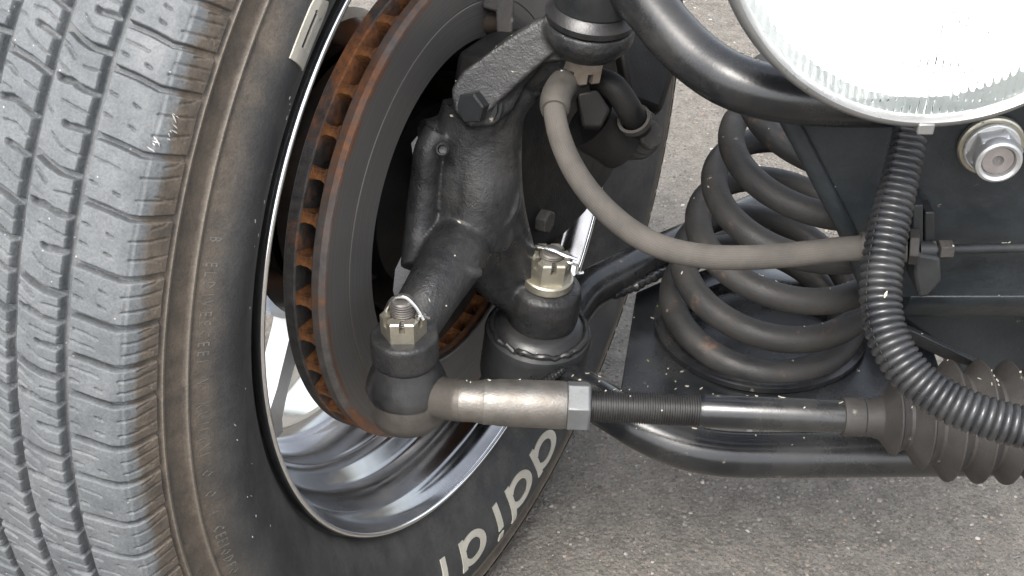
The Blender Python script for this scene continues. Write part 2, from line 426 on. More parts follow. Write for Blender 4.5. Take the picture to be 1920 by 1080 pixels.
# ------------------------------------------------------------------ the wheel
WC = Vector((-.024, .67116, .30597))
NX = Vector((.88166, -.47190, 0))
ROTZ = math.atan2(NX.y, NX.x)
def WL(a, R, d):
    """point in the wheel's own frame: angle (deg, 0 up, 90 towards the front of the car), radius, offset inboard"""
    a = math.radians(a); return Vector((d, -R * math.sin(a), R * math.cos(a)))
wheel_m = Matrix.Translation(WC) @ Matrix.Rotation(ROTZ, 4, 'Z')
def WD(px, py, d):
    """world point seen at a pixel, on the plane d inboard of the rim lip"""
    r = W(px, py, 1.0) - Vector((0, 0, CAM_H)); o = Vector((0, 0, CAM_H))
    t = (d - (o - WC).dot(NX)) / r.dot(NX); return o + r * t
wheel = thing('wheel', 'black worn tyre with raised white letters on a polished wheel, at the left', 'wheel', WC, ROTZ)
AX = (Vector((0, 1, 0)), Vector((0, 0, 1)), Vector((1, 0, 0)))

D_MID = -.085
def crown(d):
    """tread radius over width"""
    x = d if d > D_MID else 2 * D_MID - d
    return float(np.interp(x, [-.085, -.037, -.014, .000, -.0050 + .0100, .0098, .0122, .0139, .0146], [.3145, .3120, .3085, .3052, .3032, .3000, .2955, .2895, .2865]))

def tyre():
    half = [(.2030, -.008), (.2036, -.005), (.2046, -.0030), (.2070, .0000), (.2120, .0042), (.2220, .0105), (.2300, .0154), (.2360, .0190), (.2420, .0219), (.2480, .0234), (.2540, .0228), (.2610, .0200), (.2668, .0166),
            (.2684, .0160), (.2692, .0166), (.2701, .0165), (.2708, .0152), (.2720, .0146), (.2765, .0142), (.2800, .0140), (.2815, .0141), (.2824, .0150), (.2836, .0151), (.2844, .0140), (.2862, .0130), (.2900, .0090), (.2945, .004), (.2985, -.006), (.3020, -.020), (.3045, -.045), (.3060, -.085)]
    prof = half + [(r, 2 * D_MID - d) for r, d in reversed(half[:-1])]
    inner = [(.197, 2 * D_MID + .008), (.235, 2 * D_MID - .012), (.285, D_MID - .09), (.290, D_MID), (.285, D_MID + .09), (.235, .012), (.197, -.008)]
    mb = MB().lathe(prof + inner, (0, 0, 0), AX, 220, closed=True)
    t = add('tyre', mb, M['tyre'], wheel, local=True, sharp=50)
    return t
tyre_o = tyre()

def seg_dist(P, poly):
    """min distance of points P (n,2) to a polyline"""
    best = np.full(len(P), 9.0)
    for a, b in zip(poly[:-1], poly[1:]):
        a = np.array(a); b = np.array(b); ab = b - a
        t = np.clip(((P - a) @ ab) / (ab @ ab), 0, 1)
        best = np.minimum(best, np.linalg.norm(P - a - t[:, None] * ab, axis=1))
    return best

def tread_patch(a0, a1, d0, d1, fa0, fa1, grooves, step, edge=(.0022, .0022), gap=.0011, depth=.0056, seed=0, soft=.0009, name='tread_block', lat=.0046, floor=None):
    """a block of tread: angle a0..a1 (deg) at its start/end lateral edges (fa0/fa1: w -> angle offset deg), width d0..d1.
    grooves: list of (polyline in (w, s) units, half width m, depth m)"""
    wd = abs(d1 - d0); R = .309
    # arc length across
    ds = np.linspace(d0, d1, 60); rs = np.array([crown(x) for x in ds]); L = np.r_[0, np.cumsum(np.hypot(np.diff(ds), np.diff(rs)))]; LW = L[-1]
    nw = max(6, int(LW / step)); LS = math.radians(a1 - a0) * R; ns = max(6, int(LS / step))
    # nodes concentrated at edges
    def nodes(n, ln, e):
        base = np.linspace(0, 1, n + 1); k = np.array([0, .3, .5, .56, .64, .72, .80, .9, 1.05, 1.3]) * e / ln
        return np.unique(np.r_[base[(base > k[-1]) & (base < 1 - k[-1])], k, 1 - k].round(6))
    w = nodes(nw, LW, max(edge[0], edge[1])); s = nodes(ns, LS, gap * 2)
    Wg, Sg = np.meshgrid(w, s); w_, s_ = Wg.ravel(), Sg.ravel()
    P = np.c_[w_ * LW, s_ * LS]
    f0 = np.interp(w_, *zip(*fa0)); f1 = np.interp(w_, *zip(*fa1))
    ang = a0 + f0 + s_ * (a1 + f1 - a0 - f0)
    sm = lambda x: np.clip(x, 0, 1) ** 2 * (3 - 2 * np.clip(x, 0, 1))
    dist_s = np.minimum(s_, 1 - s_) * LS
    dep = lat * (1 - sm((dist_s - gap) / .0010))
    if edge[0] > 0: dep = np.maximum(dep, depth * (1 - sm((w_ * LW - edge[0] * .55) / .0010)))
    if edge[1] > 0: dep = np.maximum(dep, depth * (1 - sm(((1 - w_) * LW - edge[1] * .55) / .0010)))
    for poly, hw, gd in grooves:
        d = seg_dist(P, [(a * LW, b * LS) for a, b in poly])
        dep = np.maximum(dep, gd * (1 - sm((d - hw * .6) / np.minimum(hw * .8, .0008))))
    dd = np.interp(w_ * LW, L, ds); rr = np.interp(w_ * LW, L, rs)
    # taper depth toward the shoulder's end where the carcass rises to meet it
    fade = np.interp(dd, [.0050, .0130, .0146], [1, .45, .25])
    rng2 = np.random.default_rng(seed); ph = rng2.random(4) * 6
    rr = rr + .00025 * np.sin(P[:, 0] * 260 + ph[0]) * np.sin(P[:, 1] * 300 + ph[1])
    # normal across the profile
    tx = np.gradient(ds, L); ty = np.gradient(rs, L); ndx = np.interp(w_ * LW, L, -ty * np.sign(d1 - d0)); ndr = np.interp(w_ * LW, L, np.abs(tx))
    ndx = np.where(d1 > d0, np.interp(w_ * LW, L, -ty), np.interp(w_ * LW, L, ty)); 
    rr2 = rr - dep * fade * ndr; dd2 = dd - dep * fade * ndx
    a = np.radians(ang)
    V = np.c_[dd2, -rr2 * np.sin(a), rr2 * np.cos(a)]
    cols, rows = len(w), len(s)
    i = (np.arange(rows - 1)[:, None] * cols + np.arange(cols - 1)[None]).ravel()
    F = np.c_[i, i + 1, i + cols + 1, i + cols]
    return V, F

def mesh_np(name, V, F, mat, smooth=True):
    me = bpy.data.meshes.new(name)
    me.vertices.add(len(V)); me.vertices.foreach_set('co', V.astype(np.float32).ravel())
    me.loops.add(F.size); me.loops.foreach_set('vertex_index', F.astype(np.int32).ravel())
    me.polygons.add(len(F)); me.polygons.foreach_set('loop_start', np.arange(0, F.size, F.shape[1], dtype=np.int32))
    me.update(calc_edges=True); me.validate()
    bm = bmesh.new(); bm.from_mesh(me); bmesh.ops.recalc_face_normals(bm, faces=bm.faces)
    # face outwards (away from the axle)
    f = bm.faces[len(bm.faces) // 2]; c = f.calc_center_median()
    if f.normal.dot(Vector((0, c.y, c.z))) < 0: bmesh.ops.reverse_faces(bm, faces=bm.faces)
    bm.to_mesh(me); bm.free()
    if smooth: me.shade_smooth()
    me.materials.append(mat); return me

BND = [27.0, 30.8, 34.6, 38.4, 42.2, 46.1, 49.6, 52.9, 57.8, 62.5, 67.1, 70.9, 74.1, 77.2, 81.0, 84.4, 88.4, 92.1, 95.8, 99.6, 103.4, 107.2, 111.0, 114.8, 118.6]
def treads():
    rest_V = []; rest_F = []; off = 0
    def place(V, F, near):
        nonlocal off
        if near:
            o = bpy.data.objects.new('tread_block', mesh_np('tread_block', V, F, M['tyre'])); COL.objects.link(o); o.parent = tyre_o
        else:
            V = V.copy(); z = V[:, 2]; V[:, 2] = np.maximum(z, -WC.z + .0006)
            rest_V.append(V); rest_F.append(F + off); off += len(V)
    far = list(np.arange(BND[-1], BND[0] + 360 + .01, (BND[0] + 360 - BND[-1]) / 72))
    segs = [(a, b, True) for a, b in zip(BND[:-1], BND[1:])] + [(a, b, False) for a, b in zip(far[:-1], far[1:])]
    sip = .00042
    k = 0
    cur = [(0, -.35), (.3, -.1), (.55, .25), (.75, .1), (1, -.15)]      # S-shaped lateral edge of the shoulder
    for i, (a, b, near) in enumerate(segs):
        st = .00048 if near else .006
        j = lambda: (rng.random() - .5) * .05
        g = []
        if near:
            for s in (.33, .66):
                s += j()
                if rng.random() < .5: g += [([(.10, s), (.17, s + .02)], .0005, .0018), ([(.36, s + .03), (.42, s + .05)], .0005, .0018)]
                else: g += [([(.09 + abs(j()), s), (.36 + j(), s + .03)], .0004, .0013)]
                g += [([(.60 + j(), s + .03), (.78, s + .02), (.97, s - .01 + j())], sip, .0015)]
            s = .85 + j(); g += [([(.76, s - .2), (.86, s - .17), (.93, s - .1)], sip, .0009), ([(.78, .16), (.9, .12), (.95, .06)], sip, .0009)]
            g += [([(.62, 0), (.62, 1)], .0006, .0004)]
        place(*tread_patch(a, b, -.0145, .0146, cur, cur, g, st, edge=(.0032, .0), gap=.0008, seed=i), near)
    # ribs 2 and 3: a block over two pitches, bounded by a curved groove
    def rib(d_right, d_left, shift, flip, phase, hi):
        nonlocal k
        nb = BND[phase:]
        dbl = [(nb[q] + shift * (nb[q + 1] - nb[q])) for q in range(0, len(nb) - 1, 2)]
        s2 = list(np.linspace(dbl[-1], dbl[0] + 360, 38))
        for a, b, near in [(x, y, True) for x, y in zip(dbl[:-1], dbl[1:])] + [(x, y, False) for x, y in zip(s2[:-1], s2[1:])]:
            k += 1
            st = (.0005 if hi else .0007) if near else .008
            fa = [(0, -1.15), (.12, -.95), (.35, -.4), (.6, -.05), (1, 0)] if not flip else [(0, -1.1), (.3, -.8), (.6, -.5), (.85, -.1), (1, .1)]
            g = []
            if near:
                jj = lambda: (rng.random() - .5) * .03
                g = [([(.22, .36 + jj()), (.45, .32), (.70, .335), (1.0, .345)], .0012, .0044),     # full lateral groove
                     ([(.52, .645), (.75, .635), (1.0, .64)], .0013, .0038),                      # notch from the right
                     ([(.0, .13), (.2, .12), (.38, .15)], .0009, .0020),                          # notch from the left
                     ([(.58, .17), (.95, .165)], .0004, .0016), ([(.04, .27), (.36, .275)], .0004, .0015),
                     ([(.36, .50 + jj()), (.6, .485), (.92, .51)], .0004, .0016), ([(.0, .62), (.26, .635)], .0004, .0015),
                     ([(.34, .765), (.5, .815), (.72, .835), (.96, .84)], .0004, .0017)]
            place(*tread_patch(a, b, d_left, d_right, fa, fa, g, st, edge=(.0034, .0034), gap=.0010, seed=k), near)
    rib(-.0145, -.0380, .62, False, 0, True)
    rib(-.0380, -.0620, .25, True, 1, True)
    rib(-.0620, -.0860, .75, False, 0, False)
    rib(-.0860, -.1100, .35, True, 1, False)
    rib(-.1100, -.1320, .60, False, 0, False)
    rib(-.1320, -.1555, .10, True, 1, False)
    for a, b, near in segs[::1]:
        place(*tread_patch(a, b, 2 * D_MID - .0146, -.1555, [(0, 0), (1, 0)], [(0, 0), (1, 0)], [], .006, edge=(0, .003)), False)
    o = bpy.data.objects.new('tread_pattern', mesh_np('tread_pattern', np.concatenate(rest_V), np.concatenate(rest_F), M['tyre'])); COL.objects.link(o); o.parent = tyre_o; o['kind'] = 'stuff'
    o['label'] = 'tread round the back of the tyre'
treads()

SW_R = [.2035, .2070, .2120, .2220, .2300, .2360, .2420, .2480, .2540, .2610, .2668]
SW_D = [-.005, .0000, .0042, .0105, .0154, .0190, .0219, .0234, .0228, .0200, .0166]
def sidewall(R): return float(np.interp(R, SW_R, SW_D))
def wrap_text(V, a_start, r0, proud, sign=1):
    """V: (u along the text in m at r0, v outward, t thickness 0/1)"""
    out = []
    for u, v, t in V:
        R = r0 + v; a = a_start + sign * math.degrees(u / (r0 + .012))
        d0, d1 = sidewall(R - .002), sidewall(R + .002); nx = .004; nr = -(d1 - d0); ln = math.hypot(nx, nr)
        h = proud * t - .0006 * (1 - t)
        out.append(WL(a, R + h * nr / ln, sidewall(R) + h * nx / ln))
    return out
def strip_letter(strips, a_start, r0, proud):
    """strips: list of (left polyline, right polyline) in (u,v) metres; thick raised letter"""
    mb = MB()
    for A, B in strips:
        m = len(A); b = len(mb.v)
        for t in (0, 1):
            mb.v += wrap_text([(p[0], p[1], t) for p in A], a_start, r0, proud, -1) + wrap_text([(p[0], p[1], t) for p in B], a_start, r0, proud, -1)
        o2 = 2 * m
        for i in range(m - 1):
            mb.f.append((b + o2 + i, b + o2 + i + 1, b + o2 + m + i + 1, b + o2 + m + i))
            mb.f.append((b + i, b + i + 1, b + o2 + i + 1, b + o2 + i)); mb.f.append((b + m + i, b + o2 + m + i, b + o2 + m + i + 1, b + m + i + 1))
        mb.f.append((b, b + o2, b + o2 + m, b + m)); mb.f.append((b + m - 1, b + 2 * m - 1, b + o2 + 2 * m - 1, b + o2 + m - 1))
    return mb
def lin(p, q, n=8): return [(p[0] + (q[0] - p[0]) * i / (n - 1), p[1] + (q[1] - p[1]) * i / (n - 1)) for i in range(n)]
def bowl(cx, cy, ro, so, ri, si, a0, a1, n=22):
    A = []; B = []
    for i in range(n):
        a = math.radians(a0 + (a1 - a0) * i / (n - 1)); A.append((cx + ro * math.cos(a), cy + so * math.sin(a))); B.append((cx + ri * math.cos(a), cy + si * math.sin(a)))
    return A, B
def letters():
    # italic letters; u runs along the text (towards smaller angles), v outwards from the rim
    x, asc, t, w = .0170, .0225, .0058, .0320
    def round_(): return bowl(w * .52, x / 2, w * .52, x / 2, w * .52 - .0068, x / 2 - .0036, 28, 332)
    def a_(): return [round_(), (lin((w - t, 0), (w - t, x)), lin((w, 0), (w, x)))]
    def d_(): return [round_(), (lin((w - t, 0), (w - t, asc)), lin((w, 0), (w, asc)))]
    def i_(): return [(lin((0, 0), (0, x - .0015)), lin((t, 0), (t, x - .0015))), (lin((0, x + .001), (0, asc)), lin((t, x + .001), (t, asc)))]
    def l_(): return [(lin((0, 0), (0, asc)), lin((t, 0), (t, asc)))]
    def R_(): return [(lin((0, 0), (0, asc)), lin((t, 0), (t, asc)))]
    def B_():
        w, h, th = .0315, .0165, .0066
        out = [(lin((0, 0), (0, h)), lin((th, 0), (th, h)))]
        for y0, y1 in ((0, .0040), (.0070, .0098), (.0128, h)):
            out.append((lin((th + .00005, y0), (w - .009, y0)), lin((th + .00005, y1), (w - .009, y1))))
        for y0, y1 in ((0, .0098), (.0070, h)):
            out.append(bowl(w - .00895, (y0 + y1) / 2, .00895, (y1 - y0) / 2, .0012, .0014, -90, 90, 14))
        return out
    return dict(a=a_, d=d_, i=i_, l=l_, B=B_)
LET = letters()
def put_letter(ch, a, r0, lean):
    st = [([(u + lean * v, v) for u, v in A], [(u + lean * v, v) for u, v in B]) for A, B in LET[ch]()]
    add('raised_letter', strip_letter(st, a, r0, .0008), M['letter'], tyre_o, local=True, sharp=30, label='raised white letter %s on the tyre wall' % ch)
for ch, a in (('a', 199.6), ('d', 190.4), ('i', 179.8), ('a', 174.6), ('l', 162.4)): put_letter(ch, a, .2295, .25)
put_letter('B', 46.6, .2362, 0)

def scuffs():
    mb = MB()
    def flake(a, d, R, ln, wd, rot):
        c = WL(a, R, d); t1 = (WL(a + .1, R, d) - c).normalized(); t2 = (WL(a, crown(d - .001), d - .001) - WL(a, crown(d + .001), d + .001)).normalized() if R > .27 else (WL(a, R - .001, sidewall(R - .001)) - WL(a, R + .001, sidewall(R + .001))).normalized()
        n = t1.cross(t2).normalized(); n = n if n.x > 0 else -n
        u = t1 * math.cos(rot) + t2 * math.sin(rot); v = n.cross(u)
        P = [c + u * ln * s + v * wd * w for s, w in ((-1, .1), (-.5, .6), (.2, 1), (1, .15), (.5, -.7), (-.3, -1))]
        mb.prism([p - n * .0003 for p in P], n * .00055)
    for _ in range(15):
        q = rng.random(); flake(55.0 + 3.2 * q + .5 * rng.normal(), .0128 - .0048 * q + .0006 * rng.normal(), crown(.0128 - .0048 * q), .0005 + .0017 * rng.random(), .00013 + .00022 * rng.random(), 2.15 + .25 * rng.normal())
    for _ in range(20):
        R = .222 + .030 * rng.random(); flake(44 + 60 * rng.random(), sidewall(R), R, .0003 + .0011 * rng.random() ** 2, .00014 + .0002 * rng.random(), .4 * rng.normal())
    o = add('scuff_marks', mb, M['scuff'], tyre_o, local=True); o['kind'] = 'stuff'; o['label'] = 'white scrape and small scratches on the tyre shoulder and wall'
scuffs()

def put_small_text():
    cu = bpy.data.curves.new('t', 'FONT'); cu.body = 'B  ELDIVEECEEI  V  KUIIAXI  O  O  4  CEEIODEO'; cu.size = .0064; cu.extrude = .5; cu.space_character = 1.75; cu.resolution_u = 1
    o = bpy.data.objects.new('t', cu); COL.objects.link(o)
    dg = bpy.context.evaluated_depsgraph_get(); me = bpy.data.meshes.new_from_object(o.evaluated_get(dg))
    bpy.data.objects.remove(o)
    n = len(me.vertices); co = np.empty(n * 3); me.vertices.foreach_get('co', co); co = co.reshape(-1, 3)
    span = co[:, 0].max(); u = co[:, 0] / span
    ang = 63.8 + u * (102.5 - 63.8)
    V = []
    for (x, y, z), a in zip(co, ang):
        R = .2655 - y; h = .0002 if z > 0 else -.0005
        V.append(WL(a, R, sidewall(R) + h))
    me.vertices.foreach_set('co', np.array([tuple(v) for v in V]).ravel()); finish(me, 30)
    me.materials.append(M['emboss'])
    e = bpy.data.objects.new('embossed_lettering', me); COL.objects.link(e); e.parent = tyre_o; e['label'] = 'small embossed line of lettering, barely legible under dust'
put_small_text()

def rim():
    prof = [(.2022, -.0085), (.2030, -.0030), (.2028, -.0004), (.2022, .0012), (.2012, .0018), (.2002, .0014), (.1994, .0000), (.1985, -.0045), (.1945, -.0105), (.1925, -.0125), (.1915, -.0150), (.1908, -.0200), (.1900, -.0220),
            (.1893, -.0300), (.1880, -.0380), (.1868, -.0400), (.1850, -.0420), (.1800, -.0470), (.1775, -.0500), (.1772, -.0545), (.1760, -.0565), (.1720, -.0600), (.1715, -.0780), (.1705, -.0800), (.1690, -.0880), (.1690, -.0960), (.1720, -.1000), (.1762, -.1040)]
    back = [(.1790, -.1040), (.176, -.060), (.186, -.047), (.194, -.030), (.196, -.014)]
    r = add('rim', MB().lathe(prof + back, (0, 0, 0), AX, 220, closed=True), M['rim'], wheel, local=True, sharp=50)
    add('rim_lip', MB().lathe([(.2008 + .0018 * math.cos(2 * math.pi * k / 14), .0012 + .0019 * math.sin(2 * math.pi * k / 14)) for k in range(14)], (0, 0, 0), AX, 200, closed=True), M['chrome'], wheel, local=True)
    add('outer_lip', MB().lathe([(.1762, -.1042), (.1800, -.1120), (.1820, -.1350), (.1870, -.1480), (.1930, -.1580), (.2010, -.1690), (.2030, -.1700), (.2045, -.1680), (.2035, -.1620), (.196, -.150), (.186, -.120), (.1790, -.1042)], (0, 0, 0), AX, 200, closed=True), M['chrome'], wheel, local=True, sharp=24)
    # wheel face: hub pad and five spokes
    hub = MB().lathe([(.0001, -.086), (.080, -.086), (.094, -.090), (.098, -.100), (.094, -.114), (.0001, -.118)], (0, 0, 0), AX, 64)
    add('wheel_hub', hub, M['rim'], wheel, local=True)
    sp = MB()
    prof_s = [(.060, .020), (.085, .012), (.105, .0075), (.140, .0065), (.160, .0085), (.1725, .016)]
    V0 = []
    for (R, hw) in prof_s:
        V0 += [(-.092, -hw, R), (-.092, hw, R), (-.108, hw * .62, R), (-.108, -hw * .62, R)]
    sp.v = [Vector(p) for p in V0]
    for i in range(len(prof_s) - 1):
        for q in range(4): sp.f.append((4 * i + q, 4 * i + (q + 1) % 4, 4 * i + 4 + (q + 1) % 4, 4 * i + 4 + q))
    sp.f += [(0, 1, 2, 3), tuple(range(4 * len(prof_s) - 1, 4 * len(prof_s) - 5, -1))]
    me = sp.mesh('spoke'); finish(me); me.materials.append(M['spoke'])
    for k in range(5):
        o = bpy.data.objects.new('spoke', me); COL.objects.link(o); o.parent = wheel
        o.rotation_euler = (math.radians(72 * k + 146), 0, 0)
rim()

# ------------------------------------------------------------------ brake disc
disc = thing('brake_disc', 'vented brake disc with rusty orange edge between wheel and knuckle', 'brake disc', WC, ROTZ)
def brake_disc():
    ro = .1438
    add('outer_plate', MB().lathe([(.096, -.0215), (ro - .0008, -.0215), (ro, -.0223), (ro, -.0282), (ro - .0012, -.0292), (.096, -.0292)], (0, 0, 0), AX, 160, closed=True), M['rust_edge'], disc, local=True, sharp=40)
    add('inner_plate', MB().lathe([(.0985, -.0118), (ro - .0008, -.0118), (ro, -.0110), (ro, -.0068), (.1412, -.0048), (.1398, -.00470)] + [(.1402, -.0090), (.0985, -.0090)], (0, 0, 0), AX, 160, closed=True), M['plate_edge'], disc, local=True, sharp=30)
    add('friction_face', MB().lathe([(.1400, -.0060), (.1400, -.0046), (.1390, -.0044), (.1210, -.0044), (.1206, -.0048), (.1198, -.0048), (.1194, -.0044), (.0990, -.0044), (.0985, -.0050), (.0985, -.0060)], (0, 0, 0), AX, 160), M['disc_face'], disc, local=True, sharp=40)
    add('disc_hat', MB().lathe([(.0990, -.0300), (.0990, -.0200), (.0850, -.0250), (.0800, -.0500), (.0780, -.0820), (.0300, -.0840), (.0300, -.0700), (.0700, -.0680), (.0740, -.0300)], (0, 0, 0), AX, 96), M['disc_hat'], disc, local=True)
    add('wheel_bearing_hub', MB().lathe([(.0001, .010), (.026, .010), (.034, .004), (.036, -.02), (.055, -.03), (.056, -.066), (.0001, -.066)], (0, 0, 0), AX, 48), M['caliper'], disc, local=True)
    # vane: lump between the plates, its end slightly hollow
    mb = MB(); n = 5
    for i in range(n):
        R = .1428 - .042 * i / (n - 1); hw = .0026 - .0006 * (i > 0)
        for (d, k) in ((-.0222, 1.7), (-.0192, 1.0), (-.0142, 1.0), (-.0112, 1.7)):
            mb.v.append(Vector((d, -hw * k, R)))
        for (d, k) in ((-.0112, 1.7), (-.0142, 1.0), (-.0192, 1.0), (-.0222, 1.7)):
            mb.v.append(Vector((d, hw * k, R)))
    for i in range(n - 1):
        for q in range(8): mb.f.append((8 * i + q, 8 * i + (q + 1) % 8, 8 * i + 8 + (q + 1) % 8, 8 * i + 8 + q))
    mb.f += [tuple(range(8)), tuple(reversed(range(8 * n - 8, 8 * n)))]
    me = mb.mesh('vane'); finish(me, 60); me.materials.append(M['vane'])
    for k in range(40):
        o = bpy.data.objects.new('vane', me); COL.objects.link(o); o.parent = disc
        o.rotation_euler = (math.radians(48.3 + 9 * k), 0, 0)
    # rust scale at the bottom of the slots
    add('slot_floor', MB().lathe([(.1235, -.0222), (.1225, -.0190), (.1220, -.0165), (.1225, -.0140), (.1235, -.0112)], (0, 0, 0), AX, 120), M['vane'], disc, local=True)
brake_disc()

# ------------------------------------------------------------------ shared hardware
def castle_nut(parent, O, axis, r, h, mat, slots=6, flange=0, slot_d=.45, slot_w=.28, rot=0, hole=.5):
    """castellated hexagon nut: solid hex with six upright prongs"""
    x, y, z = frame(axis); O = Vector(O); mb = MB()
    pt = lambda rr, a, hh: O + z * hh + (x * math.cos(a + rot) + y * math.sin(a + rot)) * rr
    hb = h * (1 - slot_d)
    n = 6
    def hexr(a):
        a = (a + math.pi / 6) % (math.pi / 3) - math.pi / 6   # apothem direction at multiples of 60 deg
        return r * math.cos(math.pi / 6) / math.cos(a)
    seg = []
    # each prong spans between two slots; slots sit at the middle of the flats (a = k*60deg)
    half = slot_w / 2
    base_ang = []
    for k in range(6):
        c = math.radians(60 * k); w = math.asin(half * r / (r * .87))
        base_ang += [c - w, c + w] + [c + w + (math.pi / 3 - 2 * w) * q / 4 for q in range(1, 4)]
    ri = r * hole
    N = len(base_ang)
    b = len(mb.v)
    for rr, hh in (('o', 0), ('o', hb), ('i', hb), ('i', 0)):
        for a in base_ang: mb.v.append(pt(hexr(a) if rr == 'o' else ri, a, hh))
    for q in range(4):
        q2 = (q + 1) % 4
        for k in range(N):
            k2 = (k + 1) % N
            if q == 1 and not (k % 5 == 0): continue       # covered by a prong
            mb.f.append((b + q * N + k, b + q * N + k2, b + q2 * N + k2, b + q2 * N + k))
    for k in range(6):
        A = [base_ang[(5 * k + 1 + q) % N] for q in range(5)]
        A = [a + (2 * math.pi if a < A[0] - .01 else 0) for a in A]
        p = len(mb.v); m = len(A)
        for hh, sc in ((hb, 1), (h * .93, 1), (h, .93)):
            for a in A: mb.v.append(pt(hexr(a) * sc, a, hh))
            for a in A: mb.v.append(pt(ri, a, hh))
        st = 2 * m
        for L in range(2):
            for q in range(m - 1):
                mb.f.append((p + L * st + q, p + L * st + q + 1, p + (L + 1) * st + q + 1, p + (L + 1) * st + q))
                mb.f.append((p + L * st + m + q, p + (L + 1) * st + m + q, p + (L + 1) * st + m + q + 1, p + L * st + m + q + 1))
            mb.f.append((p + L * st, p + (L + 1) * st, p + (L + 1) * st + m, p + L * st + m))
            mb.f.append((p + L * st + m - 1, p + L * st + 2 * m - 1, p + (L + 1) * st + 2 * m - 1, p + (L + 1) * st + m - 1))
        for q in range(m - 1): mb.f.append((p + 2 * st + q, p + 2 * st + q + 1, p + 2 * st + m + q + 1, p + 2 * st + m + q))
    if flange:
        mb.lathe([(r * .8, -flange), (r * 1.10, -flange), (r * 1.16, -flange * .8), (r * 1.14, -flange * .12), (r * 1.05, 0), (r * .8, 0)], O, z, 48)
    return add('castle_nut', mb, mat, parent, sharp=25)
def threaded(O, axis, r, length, pitch=.0015, n=20, dome=True, amp=.07):
    prof = [(.0001, 0)]
    k = int(length / pitch)
    for i in range(k):
        prof += [(r, i * pitch), (r, i * pitch + pitch * .3), (r * (1 - amp), i * pitch + pitch * .5), (r * (1 - amp), i * pitch + pitch * .75)]
    prof += [(r * .96, k * pitch), (r * .96, length), (r * .85, length + r * .14), (.0001, length + r * .16)] if dome else [(r, length), (.0001, length)]
    return MB().lathe(prof, O, axis, n)

